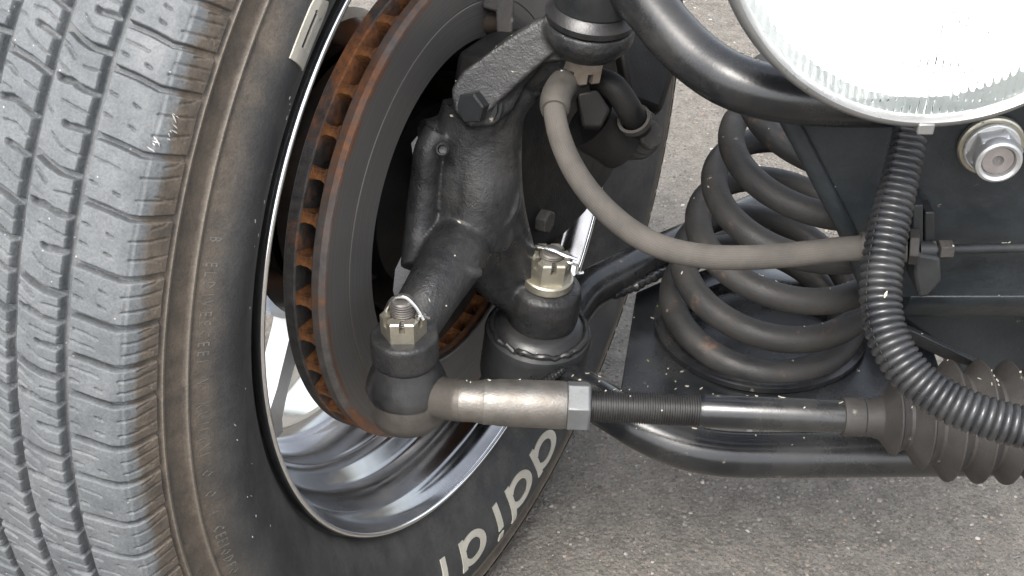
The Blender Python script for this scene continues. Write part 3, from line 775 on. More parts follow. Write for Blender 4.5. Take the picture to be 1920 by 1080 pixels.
# ------------------------------------------------------------------ steering knuckle
kp_low, kp_up = W(1008, 655, .802), W(1100, 75, .672)
KP = (kp_up - kp_low).normalized()
knuckle = thing('steering_knuckle', 'black cast steering knuckle carrying the brake disc, with a long steering arm', 'steering knuckle', W(880, 330, .72))
def knuckle_body():
    mb = MB()
    dep = -NX
    # upper boss round the ball joint stud
    ub = W(1099, 85, .678)
    mb.lathe([(.0001, -.004), (.0140, -.004), (.0168, -.0025), (.0215, .003), (.0237, .008), (.0228, .0135), (.0001, .0135)], ub, KP, 40)
    # arm from the boss down to the caliper bolt
    def slab(poly, thick):
        P = [W(*p) for p in poly]; c = sum(P, Vector()) / len(P)
        mb.prism(P, (c - Vector((0, 0, CAM_H))).normalized() * thick)
    slab([(1004, 34, .668), (930, 88, .672), (866, 135, .676), (846, 168, .678), (850, 205, .680), (880, 240, .682), (925, 235, .684), (962, 205, .684), (985, 160, .680), (1020, 118, .674), (1060, 112, .668), (1080, 60, .664), (1040, 26, .664)], .026)
    mb.tube(spline([W(1060, 80, .690), W(985, 120, .697), W(905, 190, .703)], 5), [.017] * 11, 16)
    mb.lathe([(.0001, -.012), (.0155, -.012), (.0165, .002), (.0001, .002)], W(903, 194, .694), (W(868, 209, .676) - W(905, 192, .692)), 32)
    # main body
    sp = spline([(*W(900, 215, .712), .0215), (*W(878, 270, .718), .0200), (*W(872, 335, .726), .0205), (*W(872, 400, .732), .0205), (*W(862, 450, .728), .0190), (*W(845, 490, .715), .0175), (*W(815, 540, .700), .0155), (*W(785, 590, .692), .0145), (*W(762, 625, .690), .0135)], 5)
    mb.tube([p[:3] for p in sp], [p[3] for p in sp], 24)
    # C-shaped inner edge on the right
    sp = spline([(*W(985, 150, .692), .011), (*W(940, 205, .702), .013), (*W(935, 290, .715), .0125), (*W(938, 370, .732), .0130), (*W(950, 430, .752), .0130), (*W(972, 495, .774), .0120), (*W(1000, 558, .792), .0110)], 5)
    mb.tube([p[:3] for p in sp], [p[3] for p in sp], 20)
    mb.tube(spline([W(880, 435, .742), W(925, 515, .772), W(990, 578, .795)], 5), [.0160, .0155, .0150, .0145, .0140, .0135, .013, .0125, .0120, .0115, .0110], 20)
    # lower boss
    lb = W(1020, 566, .786)
    mb.lathe([(.0001, -.0150), (.0195, -.0150), (.0215, -.010), (.0218, .004), (.0205, .0125), (.0165, .0150), (.0001, .0150)], lb, KP, 40)
    # steering arm eye
    eye = W(759, 650, .683)
    mb.lathe([(.0001, -.0085), (.0158, -.0085), (.0174, -.007), (.0176, .0075), (.0162, .0092), (.0001, .0092)], eye, (0, 0, 1), 40)
    # left ridge
    sp = spline([(*W(822, 250, .706), .0085), (*W(803, 285, .706), .0080), (*W(797, 335, .712), .0080), (*W(790, 395, .718), .0085), (*W(785, 445, .720), .0085), (*W(785, 500, .716), .0100)], 5)
    mb.tube([p[:3] for p in sp], [p[3] for p in sp], 16)
    mb.tube([W(840, 255, .72), W(800, 265, .714)], .012, 16)
    mb.tube([W(860, 330, .735), W(800, 350, .722)], .011, 16)
    mb.tube([W(860, 420, .74), W(795, 430, .726)], .011, 16)
    mb.blob(W(942, 395, .722), .0062)
    mb.tube(spline([W(888, 225, .716), W(897, 300, .722), W(898, 370, .728), W(884, 445, .738)], 5), list(np.linspace(.0215, .0225, 16)), 28)
    mb.tube(spline([W(838, 470, .702), W(872, 505, .700), W(900, 512, .705)], 4), [.0035] * 9, 10)
    # stub axle to the hub
    mb.tube([W(880, 360, .72), WC + NX * .005], .028, 24)
    me = mb.mesh('casting')
    o = add('casting', mb, M['cast_black'], knuckle)
    r = o.modifiers.new('remesh', 'REMESH'); r.mode = 'VOXEL'; r.voxel_size = .00105; r.use_smooth_shade = True
    s = o.modifiers.new('smooth', 'SMOOTH'); s.factor = .6; s.iterations = 9
    # oval recess mark and dimple
    bo, hd = W(905, 192, .688), W(868, 209, .672)
    ax = hd - bo
    add('washer', MB().lathe([(.0001, 0), (.0128, 0), (.0132, .0008), (.0128, .0026), (.0001, .0026)], bo, ax, 40), M['black_satin'], knuckle, sharp=30)
    add('bolt', MB().lathe([(.0001, .0026), (.0112, .0026), (.0112, .0048), (.0001, .0048)], bo, ax, 40).hexbolt(bo + ax.normalized() * .0048, ax, .0084, .0092, rot=.3), M['black_satin'], knuckle, sharp=30)
    hc = W(829, 280, .6905); hx = Vector((-.05, -.9, .55))
    add('drain_hole', MB().lathe([(.0036, -.004), (.0037, .0), (.0031, .0007), (.0024, .0004), (.0020, -.003), (.0001, -.0032)], hc, hx, 28), M['cast_black'], knuckle)
    # thin sheet shield behind the ridge
    pl = [(815, 238), (801, 232), (770, 268), (778, 330), (775, 380), (766, 440), (752, 480), (740, 505), (736, 545), (745, 575), (775, 590), (805, 520), (830, 420), (835, 300)]
    zz = lambda y: .722 + (y - 240) / 340 * .008
    P = [W(x, y, zz(y)) for x, y in pl]
    add('splash_shield', MB().prism(P, (0, .0016, -.0008)), M['black_paint'], knuckle, bevel=.0003)
knuckle_body()

# ------------------------------------------------------------------ tie rod
tie = thing('tie_rod', 'steering tie rod with grey sleeve, jam nut and long black threaded shaft', 'tie rod', W(760, 760, .69))
def tie_rod():
    eye = W(759, 650, .683); up = Vector((0, 0, 1))
    top = eye + up * .0092
    threaded_m = threaded(top + up * .004, up, .0062, .0155, .0014)
    add('stud', threaded_m, M['stud'], tie, sharp=25)
    castle_nut(tie, top, up, .0118, .0118, M['zinc_gold'], rot=math.radians(-90), hole=.55, slot_w=.26)
    t2 = top + up * .0128
    wire = spline([t2 + Vector(p) for p in ((.013, -.001, -.0035), (.0105, -.003, -.0005), (.0085, -.0045, .0006), (.0065, -.0045, -.003), (.0, -.001, -.0035), (-.0085, .003, -.0035), (-.0075, .001, .003), (-.004, .000, .0085), (.002, -.001, .0092), (.0068, -.003, .0050), (.0105, -.0045, -.0018))], 6)
    add('cotter_pin', MB().tube(wire, .00095, 8), M['steel_wire'], tie)
    bot = eye - up * .0085
    add('dust_boot', MB().lathe([(.0145, .001), (.0163, .0), (.0172, -.003), (.0192, -.0080), (.0210, -.0130), (.0217, -.0168), (.0210, -.0194), (.019, -.0202)], bot, up, 48), M['rubber_black'], tie)
    # housing, neck and sleeve, one forging
    ax0, ax1 = W(868, 752, .682), W(1068, 760, .682)
    A = (ax1 - ax0).normalized(); rr = .0120
    mb = MB()
    hc = bot - up * .0190
    mb.lathe([(.0001, .002), (.0190, .002), (.0204, .0), (.0208, -.006), (.0205, -.014), (.0185, -.0185), (.0140, -.0215), (.0001, -.0225)], hc, up, 48)
    hcen = hc - up * .004 + Vector((.004, 0, 0))
    mb.tube([hcen + Vector((.004, 0, 0)), hcen.lerp(ax0, .6), ax0, ax0 + A * .004], [.0130, .0112, .0108, .0105], 24)
    o = add('ball_housing', mb, M['tie_forging'], tie)
    r = o.modifiers.new('remesh', 'REMESH'); r.mode = 'VOXEL'; r.voxel_size = .0011; r.use_smooth_shade = True
    s = o.modifiers.new('smooth', 'SMOOTH'); s.factor = .6; s.iterations = 6
    cols = MB().lathe([(.0100, -.002), (.0106, .0), (.0106, .0060), (.0113, .0100), (.0117, .0110), (.0117, .0165), (.0121, .0182), (.0124, .0505), (.0119, .0530), (.0088, .0530)], ax0, A, 40)
    add('sleeve', cols, M['tie_steel'], tie, sharp=20)
    L0 = ax0 + A * .0530
    add('jam_nut', MB().hexbolt(L0 + A * .0002, A, .0133, .0118, rot=math.radians(90), cham=.08), M['nut_steel'], tie, bevel=.0006)
    add('threaded_rod', threaded(L0, A, .0082, .0690, .00125, 24, False, .10), M['thread_black'], tie, sharp=20)
    E = W(1600, 782, .680); S = L0 + A * .0690; B = (E - S).normalized()
    add('shaft', MB().lathe([(.0078, -.001), (.0086, .0015), (.0086, (E - S).length)], S, B, 40), M['black_paint'], tie)
    return E, B
TE, TB = tie_rod()

# ------------------------------------------------------------------ rack bellows
boot = thing('steering_boot', 'brown grey ribbed rubber bellows where the tie rod enters the rack', 'rubber boot', W(1760, 790, .68))
def bellows():
    a, b = W(1578, 781, .680), W(1990, 796, .680); A = (b - a).normalized(); k = .68 / FPX
    S = lambda px: (px - 1578) * k
    add('clamp_band', MB().lathe([(.0085, S(1578)), (.0098, S(1579)), (.0100, S(1584)), (.0100, S(1616)), (.0092, S(1620)), (.0092, S(1624))], a, A, 48), M['bellows'], boot, sharp=30)
    prof = [(.0086, S(1612)), (.0096, S(1622)), (.0098, S(1632))]
    peaks = [(1674, .0192), (1726, .0255), (1776, .0312), (1832, .0316), (1886, .0316), (1940, .0316), (1994, .0316)]
    vall = [(1646, .0108), (1697, .0158), (1749, .0225), (1804, .0240), (1859, .0240), (1913, .0240), (1967, .0240), (2020, .0240)]
    for i, (px, r) in enumerate(peaks):
        v = vall[i]; prof += [(v[1], S(v[0] - 3)), (v[1] + .0003, S(v[0] + 3))]
        nv = vall[i + 1]
        prof += [(r - .0016, S(px - 5.5)), (r, S(px - 1.5)), (r, S(px + 1.5)), (r - .0016, S(px + 5.5))]
    prof.append((vall[-1][1], S(vall[-1][0])))
    add('folds', MB().lathe(prof, a, A, 72), M['bellows'], boot, sharp=28)
bellows()

# ------------------------------------------------------------------ lower control arm
PLATE_Z = .207
arm = thing('lower_control_arm', 'black tubular lower control arm with ball joint cup and spring plate', 'control arm', W(1400, 760, .80))
def lower_arm():
    cup = W(1009, 622, .797)
    add('ball_joint_cup', MB().lathe([(.0240, .0000), (.0262, .0030), (.0290, .0035), (.0315, .0020), (.0322, -.0010), (.0318, -.0045), (.0322, -.0300), (.0300, -.0420), (.0001, -.0440)], cup, KP, 64), M['black_satin'], arm, sharp=40)
    add('ball_joint_seal', MB().lathe([(.0180, .0095), (.0215, .0090), (.0252, .0072), (.0276, .0042), (.0274, .0018), (.0225, .0006)], cup, KP, 64), M['rubber_black'], arm)
    # crinkled retaining lip
    mb = MB(); x, y, z = frame(KP)
    ring = []
    for i in range(90):
        a = 2 * math.pi * i / 90; r = .0286 + .0012 * noise.noise(Vector((math.cos(a) * 6, math.sin(a) * 6, 1))) + .0005 * (rng.random() - .5)
        ring.append(cup + (x * math.cos(a) + y * math.sin(a)) * r + z * (.0048 + .0026 * noise.noise(Vector((math.cos(a) * 5, math.sin(a) * 5, 9))) + .0007 * (rng.random() - .5)))
    mb.tube(ring + [ring[0]], [.0014 + .0006 * rng.random() for _ in range(91)], 8, caps=False)
    add('retaining_lip', mb, M['rubber_black'], arm)
    # stud, nut, cotter pin
    st = W(1020, 566, .786) + KP * .0145
    nb = st + KP * .0062
    add('stud', threaded(st, KP, .0070, .0225, .0014), M['stud'], arm, sharp=25)
    castle_nut(arm, nb, KP, .0130, .0145, M['zinc_gold'], flange=.0062, rot=math.radians(-82), hole=.58, slot_w=.24)
    t2 = nb + KP * .0125
    wire = spline([t2 + Vector(p) for p in ((.0185, -.003, -.0085), (.0150, -.0045, -.0075), (.0150, -.004, -.003), (.010, -.004, -.001), (.0, -.001, -.0015), (-.0105, .003, -.001), (-.0105, .002, .0045), (-.008, .001, .0072), (.000, -.003, .0072), (.009, -.006, .005), (.0145, -.0065, .003))], 6)
    add('cotter_pin', MB().tube(wire, .00105, 8), M['steel_wire'], arm)
    # front tube
    r = .0129
    pts = [(1020, 690, .80), (1060, 716, .788), (1105, 742, .775), (1150, 770, .764), (1195, 798, .755), (1240, 821, .750), (1290, 839, .747), (1340, 849, .746), (1400, 853, .746), (1500, 853, .746), (1700, 851, .746), (1990, 849, .746)]
    add('front_tube', MB().tube(spline([W(*p) for p in pts], 6), r, 32), M['black_paint'], arm)
    pts = [(1060, 600, .815), (1100, 548, .835), (1170, 510, .86), (1250, 470, .89), (1420, 395, .95)]
    add('rear_tube', MB().tube(spline([W(*p) for p in pts], 6), .0129, 28), M['black_paint'], arm)
    # weld bead
    wp = spline([W(*p) for p in ((992, 712, .771), (1012, 719, .770), (1035, 706, .769), (1056, 692, .770))], 12)
    mb = MB()
    mb.tube(wp, [.0025 + .0004 * math.sin(i * 2.1) for i in range(len(wp))], 10)
    add('weld_bead', mb, M['black_paint'], arm); mb = MB()
    mb.tube(spline([W(1150, 553, .842), W(1185, 540, .85), W(1215, 525, .856), W(1250, 506, .864)], 10), [.0030 + .0004 * math.sin(i * 1.7) + .0004 * math.sin(i * .6) for i in range(31)], 10)
    add('weld_bead', mb, M['black_paint'], arm)
    # gusset from cup to plate
    add('gusset', MB().prism([W(1050, 695, .785), W(1160, 735, .79), W(1215, 790, .775), W(1120, 760, .773)], (0, 0, -.004)), M['black_paint'], arm, bevel=.001)
    # spring plate
    pl = [WZ(1193, 548, PLATE_Z), WZ(1163, 735, PLATE_Z), WZ(1180, 752, PLATE_Z), WZ(1200, 775, PLATE_Z), WZ(1790, 775, PLATE_Z), WZ(1745, 640, PLATE_Z), WZ(1690, 520, PLATE_Z), WZ(1280, 510, PLATE_Z)]
    add('spring_plate', MB().prism(pl, (0, 0, -.005)), M['plate'], arm, bevel=.0008)
    c = SPR_BASE.copy(); c.z = PLATE_Z
    add('spring_seat', MB().lathe([(.0001, .0008), (.046, .0008), (.047, .006), (.0640, .0062), (.0668, .0045), (.0668, .0012), (.0655, .0002)], c + Vector((0, 0, 0)), (0, 0, 1), 72), M['black_paint'], arm)
M['plate'] = grimy('grey_black_plate', (.013, .0145, .0165), (.02, .022, .025), 30, (.14, .24), bump=.08, bscale=600, dust=.15, dustc=(.07, .07, .07), specks=.02, spec=.4)

# coil spring data (fitted helix)
SPR_BASE = Vector((.1572, .6847, CAM_H - .4815)); SPR_AX = Vector((.1589, -.2573, 1)).normalized()
lower_arm()
spring_t = thing('coil_spring', 'thick black coil spring with rusty lowest coil, standing on the lower arm', 'spring', (SPR_BASE.x, SPR_BASE.y, PLATE_Z))
def coil():
    a = SPR_AX; e1 = a.cross(Vector((0, 1, 0))).normalized(); e2 = a.cross(e1)
    # same handedness as the photographed coil
    pts = []; R0, pitch, ph, tap = .0582, .0344, .2501, -.0121
    for i in range(0, 541):
        u = -.80 + 5.80 * i / 540
        uu = u if u > -.22 else -.22 + (u + .22) * .25      # dead coil at the bottom lies flat on its seat
        ang = 2 * math.pi * (u + ph); r = R0 * (1 + tap * u) * float(np.interp(u, [-.3, .8], [.955, 1]))
        pts.append(SPR_BASE + a * (pitch * uu - .0002 * uu * uu) + (e1 * math.cos(ang) + e2 * math.sin(ang)) * r)
    add('coil', MB().tube(pts, list(np.linspace(.0086, .0070, len(pts))), 20), M['spring'], spring_t)
coil()

# ------------------------------------------------------------------ upper control arm
uarm = thing('upper_control_arm', 'black tubular upper control arm bending from the top ball joint towards the headlight', 'control arm', W(1200, 40, .66))
def upper_arm():
    jt = W(1099, 85, .678) + KP * .0135
    add('ball_joint_seal', MB().lathe([(.0190, -.001), (.0225, .0012), (.0232, .0045), (.0205, .0085), (.018, .010)], jt, KP, 48), M['rubber_black'], uarm)
    add('ball_joint_housing', MB().lathe([(.0185, .008), (.0200, .010), (.0200, .040), (.0150, .046), (.0001, .046)], jt, KP, 48), M['black_satin'], uarm)
    pts = [(1115, -75, .655), (1165, -40, .648), (1215, 10, .640), (1262, 66, .633), (1310, 112, .627), (1370, 150, .620), (1440, 172, .616), (1530, 183, .614), (1650, 186, .614), (1780, 180, .618)]
    add('front_tube', MB().tube(spline([W(*p) for p in pts], 7), .0131, 32), M['black_paint'], uarm)
    pts = [(1120, -40, .67), (1200, -60, .69), (1330, -80, .74)]
    add('rear_tube', MB().tube(spline([W(*p) for p in pts], 5), .0129, 24), M['black_paint'], uarm)
    # stud end, nut and pin under the knuckle boss
    nb = W(1099, 85, .678) - KP * .0038
    add('stud', threaded(nb, -KP, .0055, .0125), M['stud'], uarm, sharp=25)
    castle_nut(uarm, nb, -KP, .0115, .0138, M['zinc_rust'], rot=math.radians(68), hole=.55, slot_w=.27)
    t2 = nb - KP * .0085
    add('cotter_pin', MB().tube(spline([t2 + Vector(p) for p in ((-.0125, -.0055, .000), (-.011, -.008, .0015), (-.0095, -.0075, -.001), (-.006, -.005, -.0015), (.0, 0, -.0015), (.004, .003, -.002))], 6), .0012, 8), M['steel_wire'], uarm)
upper_arm()

# ------------------------------------------------------------------ brake caliper (behind the axle)
cal = thing('brake_caliper', 'dark brake caliper over the rear of the disc, behind the brake hose', 'brake caliper', WD(1070, 300, .04))
def caliper():
    pl = [(955, 120), (1010, 80), (1120, 60), (1175, 120), (1180, 220), (1165, 300), (1140, 345), (1100, 400), (1062, 440), (1010, 470), (960, 470), (940, 380), (935, 250)]
    add('caliper_body', MB().prism([WD(x, y, .036) for x, y in pl], -NX * .032), M['caliper'], cal, bevel=.004)
    c = WD(1012, 412, .036)
    add('bolt', MB().hexbolt(c, NX, .0075, .007, rot=.4), M['dark_iron'], cal, bevel=.0006)
    # bridge seen above the disc
    add('bracket', MB().prism([W(906, -20, .735), W(905, 14, .735), W(930, 20, .735), W(932, 75, .737), (W(962, 60, .74)), (W(965, -20, .735))], (0, .012, -.008)), M['dark_iron'], cal, bevel=.001)
    add('guide_pin', MB().tube([W(905, 40, .75), W(935, 42, .75)], .0072, 24), M['disc_hat'], cal)
    # inlet boss, banjo bolt and bleed bolt
    c2 = W(1205, 252, .735); ax = Vector((.45, -.75, .35))
    add('inlet_boss', MB().lathe([(.0001, .001), (.0128, .0), (.0142, -.003), (.0150, -.012), (.0150, -.05), (.0001, -.05)], c2, ax, 40), M['dark_iron'], cal)
    add('inlet_bolt', MB().lathe([(.0001, .0005), (.0108, .0005), (.0108, .0035), (.0001, .0035)], c2, ax, 32).hexbolt(c2 + ax.normalized() * .0035, ax, .0082, .0065, rot=.2), M['dark_iron'], cal, bevel=.0005)
    add('inlet_pipe', MB().tube(spline([W(1120, 150, .70), W(1152, 165, .695), W(1180, 205, .70), W(1200, 240, .715)], 6), [.0070] * 7 + [.0068] * 6 + [.0066] * 6, 20), M['caliper'], cal)
    add('pipe_collar', MB().lathe([(.0075, 0), (.0092, 0), (.0092, .0035), (.0075, .0035)], W(1188, 222, .706), W(1200, 240, .715) - W(1180, 205, .70), 24), M['bellows'], cal)
    add('lower_lobe', MB().tube([W(1105, 225, .72), W(1165, 275, .735)], [.016, .014], 24), M['caliper'], cal)
    add('upper_lobe', MB().prism([W(1150, 40, .76), W(1265, 0, .79), W(1272, 120, .79), W(1240, 215, .78), W(1180, 190, .76)], (0, .03, -.02)), M['caliper'], cal, bevel=.005)
caliper()

# ------------------------------------------------------------------ headlight
HL = Vector((.1671, .5028, CAM_H - .1641)); HS = .0915 / .0775; HT = math.radians(10)
head = thing('headlight', 'round glass headlight with fluted lens and bright metal ring', 'headlight', HL)
def glass_mat():
    b = NB('lens_glass')
    b.t.nodes.remove(b.p)
    g = b.n('ShaderNodeBsdfGlass'); g.inputs['IOR'].default_value = 1.45; g.inputs['Roughness'].default_value = .02; g.inputs['Color'].default_value = (.98, .99, .985, 1)
    b.l(g.outputs[0], b.out.inputs[0]); return b.m
M['lens'] = glass_mat()
M['reflector'] = grimy('silvered_glow_reflector', (.88, .88, .88), (.92, .92, .92), 30, (.2, .3), 1., .02)
_p = [n for n in M['reflector'].node_tree.nodes if n.type == 'BSDF_PRINCIPLED'][0]      # glow put into the reflector and bulb surfaces to whiten the lens
_p.inputs['Emission Color'].default_value = (1, .99, .97, 1); _p.inputs['Emission Strength'].default_value = .42
M['skirt'] = grimy('silvered_skirt', (.30, .32, .32), (.40, .42, .42), 30, (.3, .4), .5, .02)
M['ring'] = grimy('satin_stainless_ring', (.33, .33, .322), (.42, .42, .41), 60, (.24, .36), .6, .04, 900)
M['shell'] = grimy('headlight_shell', (.02, .02, .021), (.03, .03, .03), 40, (.4, .5))
def headlight():
    S = lambda pr: [(r * HS, q * HS) for r, q in pr]; F = Vector((0, -math.cos(HT), math.sin(HT))); ax = frame(F)
    add('trim_ring', MB().lathe(S([(.0722, .0035), (.0732, .0058), (.0744, .0066), (.0757, .0060), (.0771, .0030), (.0775, -.0010), (.0770, -.0120), (.0750, -.0130)]), HL, F, 128), M['ring'], head, sharp=50)
    add('reflector', MB().lathe(S([(max(.0001, .0735 * t), -.052 + .052 * t * t) for t in np.linspace(0, .925, 24)]), HL, F, 96), M['reflector'], head)
    add('reflector_skirt', MB().lathe(S([(.0735 * t, -.052 + .052 * t * t) for t in np.linspace(.926, 1, 6)]), HL, F, 96), M['skirt'], head)
    add('bowl', MB().lathe(S([(.0765, -.008), (.0720, -.020), (.0600, -.038), (.0400, -.054), (.0001, -.060)]), HL, F, 64), M['shell'], head)
    # convex lens; prisms moulded on the inner face
    x, y, z = ax; Rl = .0728 * HS
    def outer(r): return .0040 + .0125 * (1 - (r / Rl) ** 2)
    def inner(a, c):
        h = outer(math.hypot(a, c)) - .0038; cw, bh = .0031, .0185
        u = a / cw % 1 - .5; v = (c / bh + .25) % 1 - .5
        return h - .0009 * (1 - 4 * u * u) - .0008 * (1 - 4 * v * v)
    NR, NA = 90, 520; V = []; Fc = []
    for sd in (0, 1):
        for i in range(NR + 1):
            r = Rl * max(i, .02) / NR
            for k in range(NA):
                t = 2 * math.pi * k / NA; a, c = r * math.cos(t), r * math.sin(t)
                V.append(HL + x * a + y * c + z * (outer(r) if sd == 0 else inner(a, c)))
    o_ = (NR + 1) * NA
    for i in range(NR):
        for k in range(NA):
            k2 = (k + 1) % NA; q = (i * NA + k, i * NA + k2, (i + 1) * NA + k2, (i + 1) * NA + k)
            Fc.append(q); Fc.append(tuple(p + o_ for p in reversed(q)))
    for k in range(NA):
        k2 = (k + 1) % NA; Fc.append((NR * NA + k, NR * NA + k2, o_ + NR * NA + k2, o_ + NR * NA + k))
    Fc.append(tuple(range(NA))); Fc.append(tuple(o_ + k for k in reversed(range(NA))))
    mb = MB(); mb.v = V; mb.f = Fc
    add('lens', mb, M['lens'], head, sharp=40)
    add('bulb', MB().lathe(S([(.0001, .030), (.006, .028), (.0075, .022), (.0075, .006), (.005, 0), (.0001, 0)]), HL + F * -.050, F, 32), M['reflector'], head)
    # lug at the bottom of the ring
    c = HL - ax[1] * (.0762 * HS)
    add('ring_tab', MB().box(c + F * .004, (.0034, 0, 0), (0, .004, 0), (0, 0, .0026)), M['ring'], head, bevel=.0008)
headlight()

# ------------------------------------------------------------------ chassis
frame_t = thing('chassis_frame', 'black steel chassis bracket plate behind the headlight and corrugated loom', 'car frame', WY(1800, 560, .575))
FY = .568
def chassis():
    # front plate, bent back under itself along its lower edge
    edge = [(1462, 215), (1500, 285), (1545, 372), (1580, 440), (1606, 510), (1640, 578), (1668, 612)]
    P = [WY(x, y, FY) for x, y in edge]
    zlow = WY(1700, 560, FY).z
    right = .42
    top = WY(1462, 120, FY).z
    left = [Vector((WY(1400, 120, FY).x, FY, top))] + [p for p in P if p.z > zlow]
    xl = left[-1].x
    poly = left + [Vector((xl + .004, FY, zlow)), Vector((right, FY, zlow)), Vector((right, FY, top))]
    add('face_plate', MB().prism(poly, (0, .004, 0)), M['frame_plate'], frame_t, bevel=.0012)
    # rolled edge bead along the slanting side
    e = [Vector(p) + Vector((.003, 0, 0)) for p in spline([tuple(p) for p in P], 5)]
    add('edge_bead', MB().tube(e, .0046, 16), M['frame_plate'], frame_t)
    # lower rail: rounded face rolling back under
    prof = [(FY - .0006, zlow + .002), (FY - .0004, zlow - .002), (FY + .004, zlow - .008), (FY + .014, zlow - .020), (FY + .034, zlow - .036), (FY + .065, zlow - .042), (FY + .065, zlow), (FY + .006, zlow + .002)]
    x0 = xl + .030
    add('lower_rail', MB().prism([Vector((x0, y, z)) for y, z in prof], (right - x0, 0, 0)), M['frame_plate'], frame_t, bevel=.0008)
    # gusset strip sloping to the lower right
    e = [W(1660, 600, .70), W(1720, 625, .69), W(1780, 655, .685), W(1850, 690, .685), W(1860, 700, .69), W(1770, 672, .70), W(1700, 640, .71), W(1655, 612, .715)]
    add('lower_gusset', MB().prism(e, (0, .012, -.004)), M['frame_plate'], frame_t, bevel=.001)
    e = [WY(x, y, .665) for x, y in ((1672, 590), (1742, 640), (1786, 676), (1800, 720), (1806, 770), (2150, 770), (2150, 560), (1672, 560))]
    add('cross_member', MB().prism(e, (0, .05, 0)), M['frame_plate'], frame_t, bevel=.004)
    # big bolt under the headlight
    c = WY(1856, 270, FY); nrm = Vector((-.03, -1, -.05)).normalized()
    add('washer', MB().lathe([(.0001, 0), (.0152, 0), (.0160, .0008), (.0158, .0028), (.0150, .0034), (.0001, .0034)], c, nrm, 48), M['zinc_gold'], frame_t)
    n = c + nrm * .0034
    add('lock_nut', MB().lathe([(.0128, 0), (.0136, .0006), (.0132, .0020), (.0100, .0026)], n, nrm, 48).hexbolt(n + nrm * .0015, nrm, .0128, .0085, rot=.25, cham=.2), M['zinc_silver'], frame_t, bevel=.0004)
    add('nut_collar', MB().lathe([(.0113, .009), (.0113, .0118), (.0108, .0136), (.0096, .0142), (.0082, .0134), (.0078, .0105)], n, nrm, 48), M['zinc_silver'], frame_t)
    add('bolt_end', MB().lathe([(.0078, .009), (.0078, .0112), (.0072, .0120), (.0028, .0120), (.0022, .0100), (.0001, .0100)], n, nrm, 32), M['bolt_grey'], frame_t)
M['frame_plate'] = grimy('black_chassis_paint', (.010, .0125, .0145), (.019, .0225, .0255), 22, (.22, .42), bump=.3, bscale=500, dust=.45, dustc=(.075, .088, .094), specks=.03, lumps=.15, spec=0.36)
chassis()

# ------------------------------------------------------------------ hose clip bracket and hard line
clip = thing('hose_bracket', 'small black bracket on the chassis plate holding the brake hose end', 'bracket', W(1740, 490, .655))
def hose_bracket():
    z = .648
    Y1 = WY(1740, 490, FY - .022).y
    bx = lambda x0, y0, x1, y1, Y, th: MB().prism([WY(x0, y0, Y), WY(x1, y0, Y), WY(x1, y1, Y), WY(x0, y1, Y)], (0, th, 0))
    add('upright_tab', bx(1713, 385, 1731, 500, FY - .020, .019), M['black_satin'], clip, bevel=.0006)
    add('spring_clip', bx(1734, 398, 1753, 490, FY - .018, .012), M['black_satin'], clip, bevel=.0008)
    mb = MB().prism([WY(*p, FY - .026) for p in ((1712, 462), (1728, 478), (1764, 484), (1766, 528), (1742, 556), (1722, 560), (1716, 520))], (0, .025, 0))
    add('bracket_base', mb, M['black_satin'], clip, bevel=.0016)
    a = WY(1752, 468, FY - .020); b = WY(2000, 462, FY - .012)
    add('line_nut', MB().hexbolt(a + Vector((.0015, 0, 0)), b - a, .0050, .0072, rot=.3), M['dark_iron'], clip, bevel=.0004)
    add('hex_fitting', MB().tube([WY(1722, 468, FY - .020), a], .0046, 20), M['black_satin'], clip)
    add('hard_line', MB().tube([a, WY(1800, 467, FY - .018), WY(1880, 465, FY - .014), b], .0024, 14), M['black_satin'], clip)
hose_bracket()

# ------------------------------------------------------------------ brake hose
hose = thing('brake_hose', 'dusty grey rubber brake hose looping from the caliper to the chassis bracket', 'brake hose', W(1200, 440, .66))
def brake_hose():
    pts = [(1044, 178, .668), (1040, 207, .659), (1050, 258, .657), (1076, 318, .657), (1118, 376, .656), (1175, 428, .655), (1240, 463, .655), (1315, 480, .655), (1400, 483, .654), (1490, 477, .653), (1570, 468, .652), (1640, 463, .650)]
    P = spline([W(*p) for p in pts], 16)
    # fine lengthwise ribbing
    mb = MB(); n = 96; r = list(np.interp(np.arange(len(P)), [0, 70, len(P)], [.0053, .0060, .0061]))
    T = [(P[min(i + 1, len(P) - 1)] - P[max(i - 1, 0)]) for i in range(len(P))]
    mb.tube(P, r, n)
    for i in range(len(P)):
        c = Vector(P[i])
        for k in range(n):
            v = mb.v[i * n + k]; mb.v[i * n + k] = c + (v - c) * (1 + .014 * (k % 3 == 0) - .014 * (k % 3 == 1))
    add('rubber_tube', mb, M['hose'], hose, sharp=80)
    A = spline([W(*p) for p in ((1092, 146, .700), (1062, 152, .688), (1044, 178, .668), (1040, 208, .659))], 6)
    add('end_ferrule', MB().tube(A, [.0050] * 4 + [.0068, .0074, .0076, .0077] + [.0077] * 9 + [.0075, .0069], 28), M['hose_ferrule'], hose)
    B = [W(1612, 464, .651), W(1616, 464, .651), W(1700, 462, .646)]
    add('frame_ferrule', MB().tube(B, [.0070, .0078, .0078], 28), M['hose_ferrule'], hose)
    C = [W(1704, 462, .646), W(1722, 463, .645)]
    add('ferrule_hex', MB().tube(C, .0088, 6), M['bellows'], hose, bevel=.0005)
    # banjo block behind the castle nut
    add('banjo_block', MB().prism([W(1082, 175, .682), W(1120, 168, .684), (W(1145, 205, .69)), W(1128, 240, .69), W(1092, 238, .688)], (0, .016, -.010)), M['caliper'], hose, bevel=.0015)
M['hose_ferrule'] = grimy('dull_crimped_ferrule', (.06, .055, .048), (.11, .10, .088), 80, (.5, .7), .3, .3, 900, .4, (.14, .125, .105))
brake_hose()

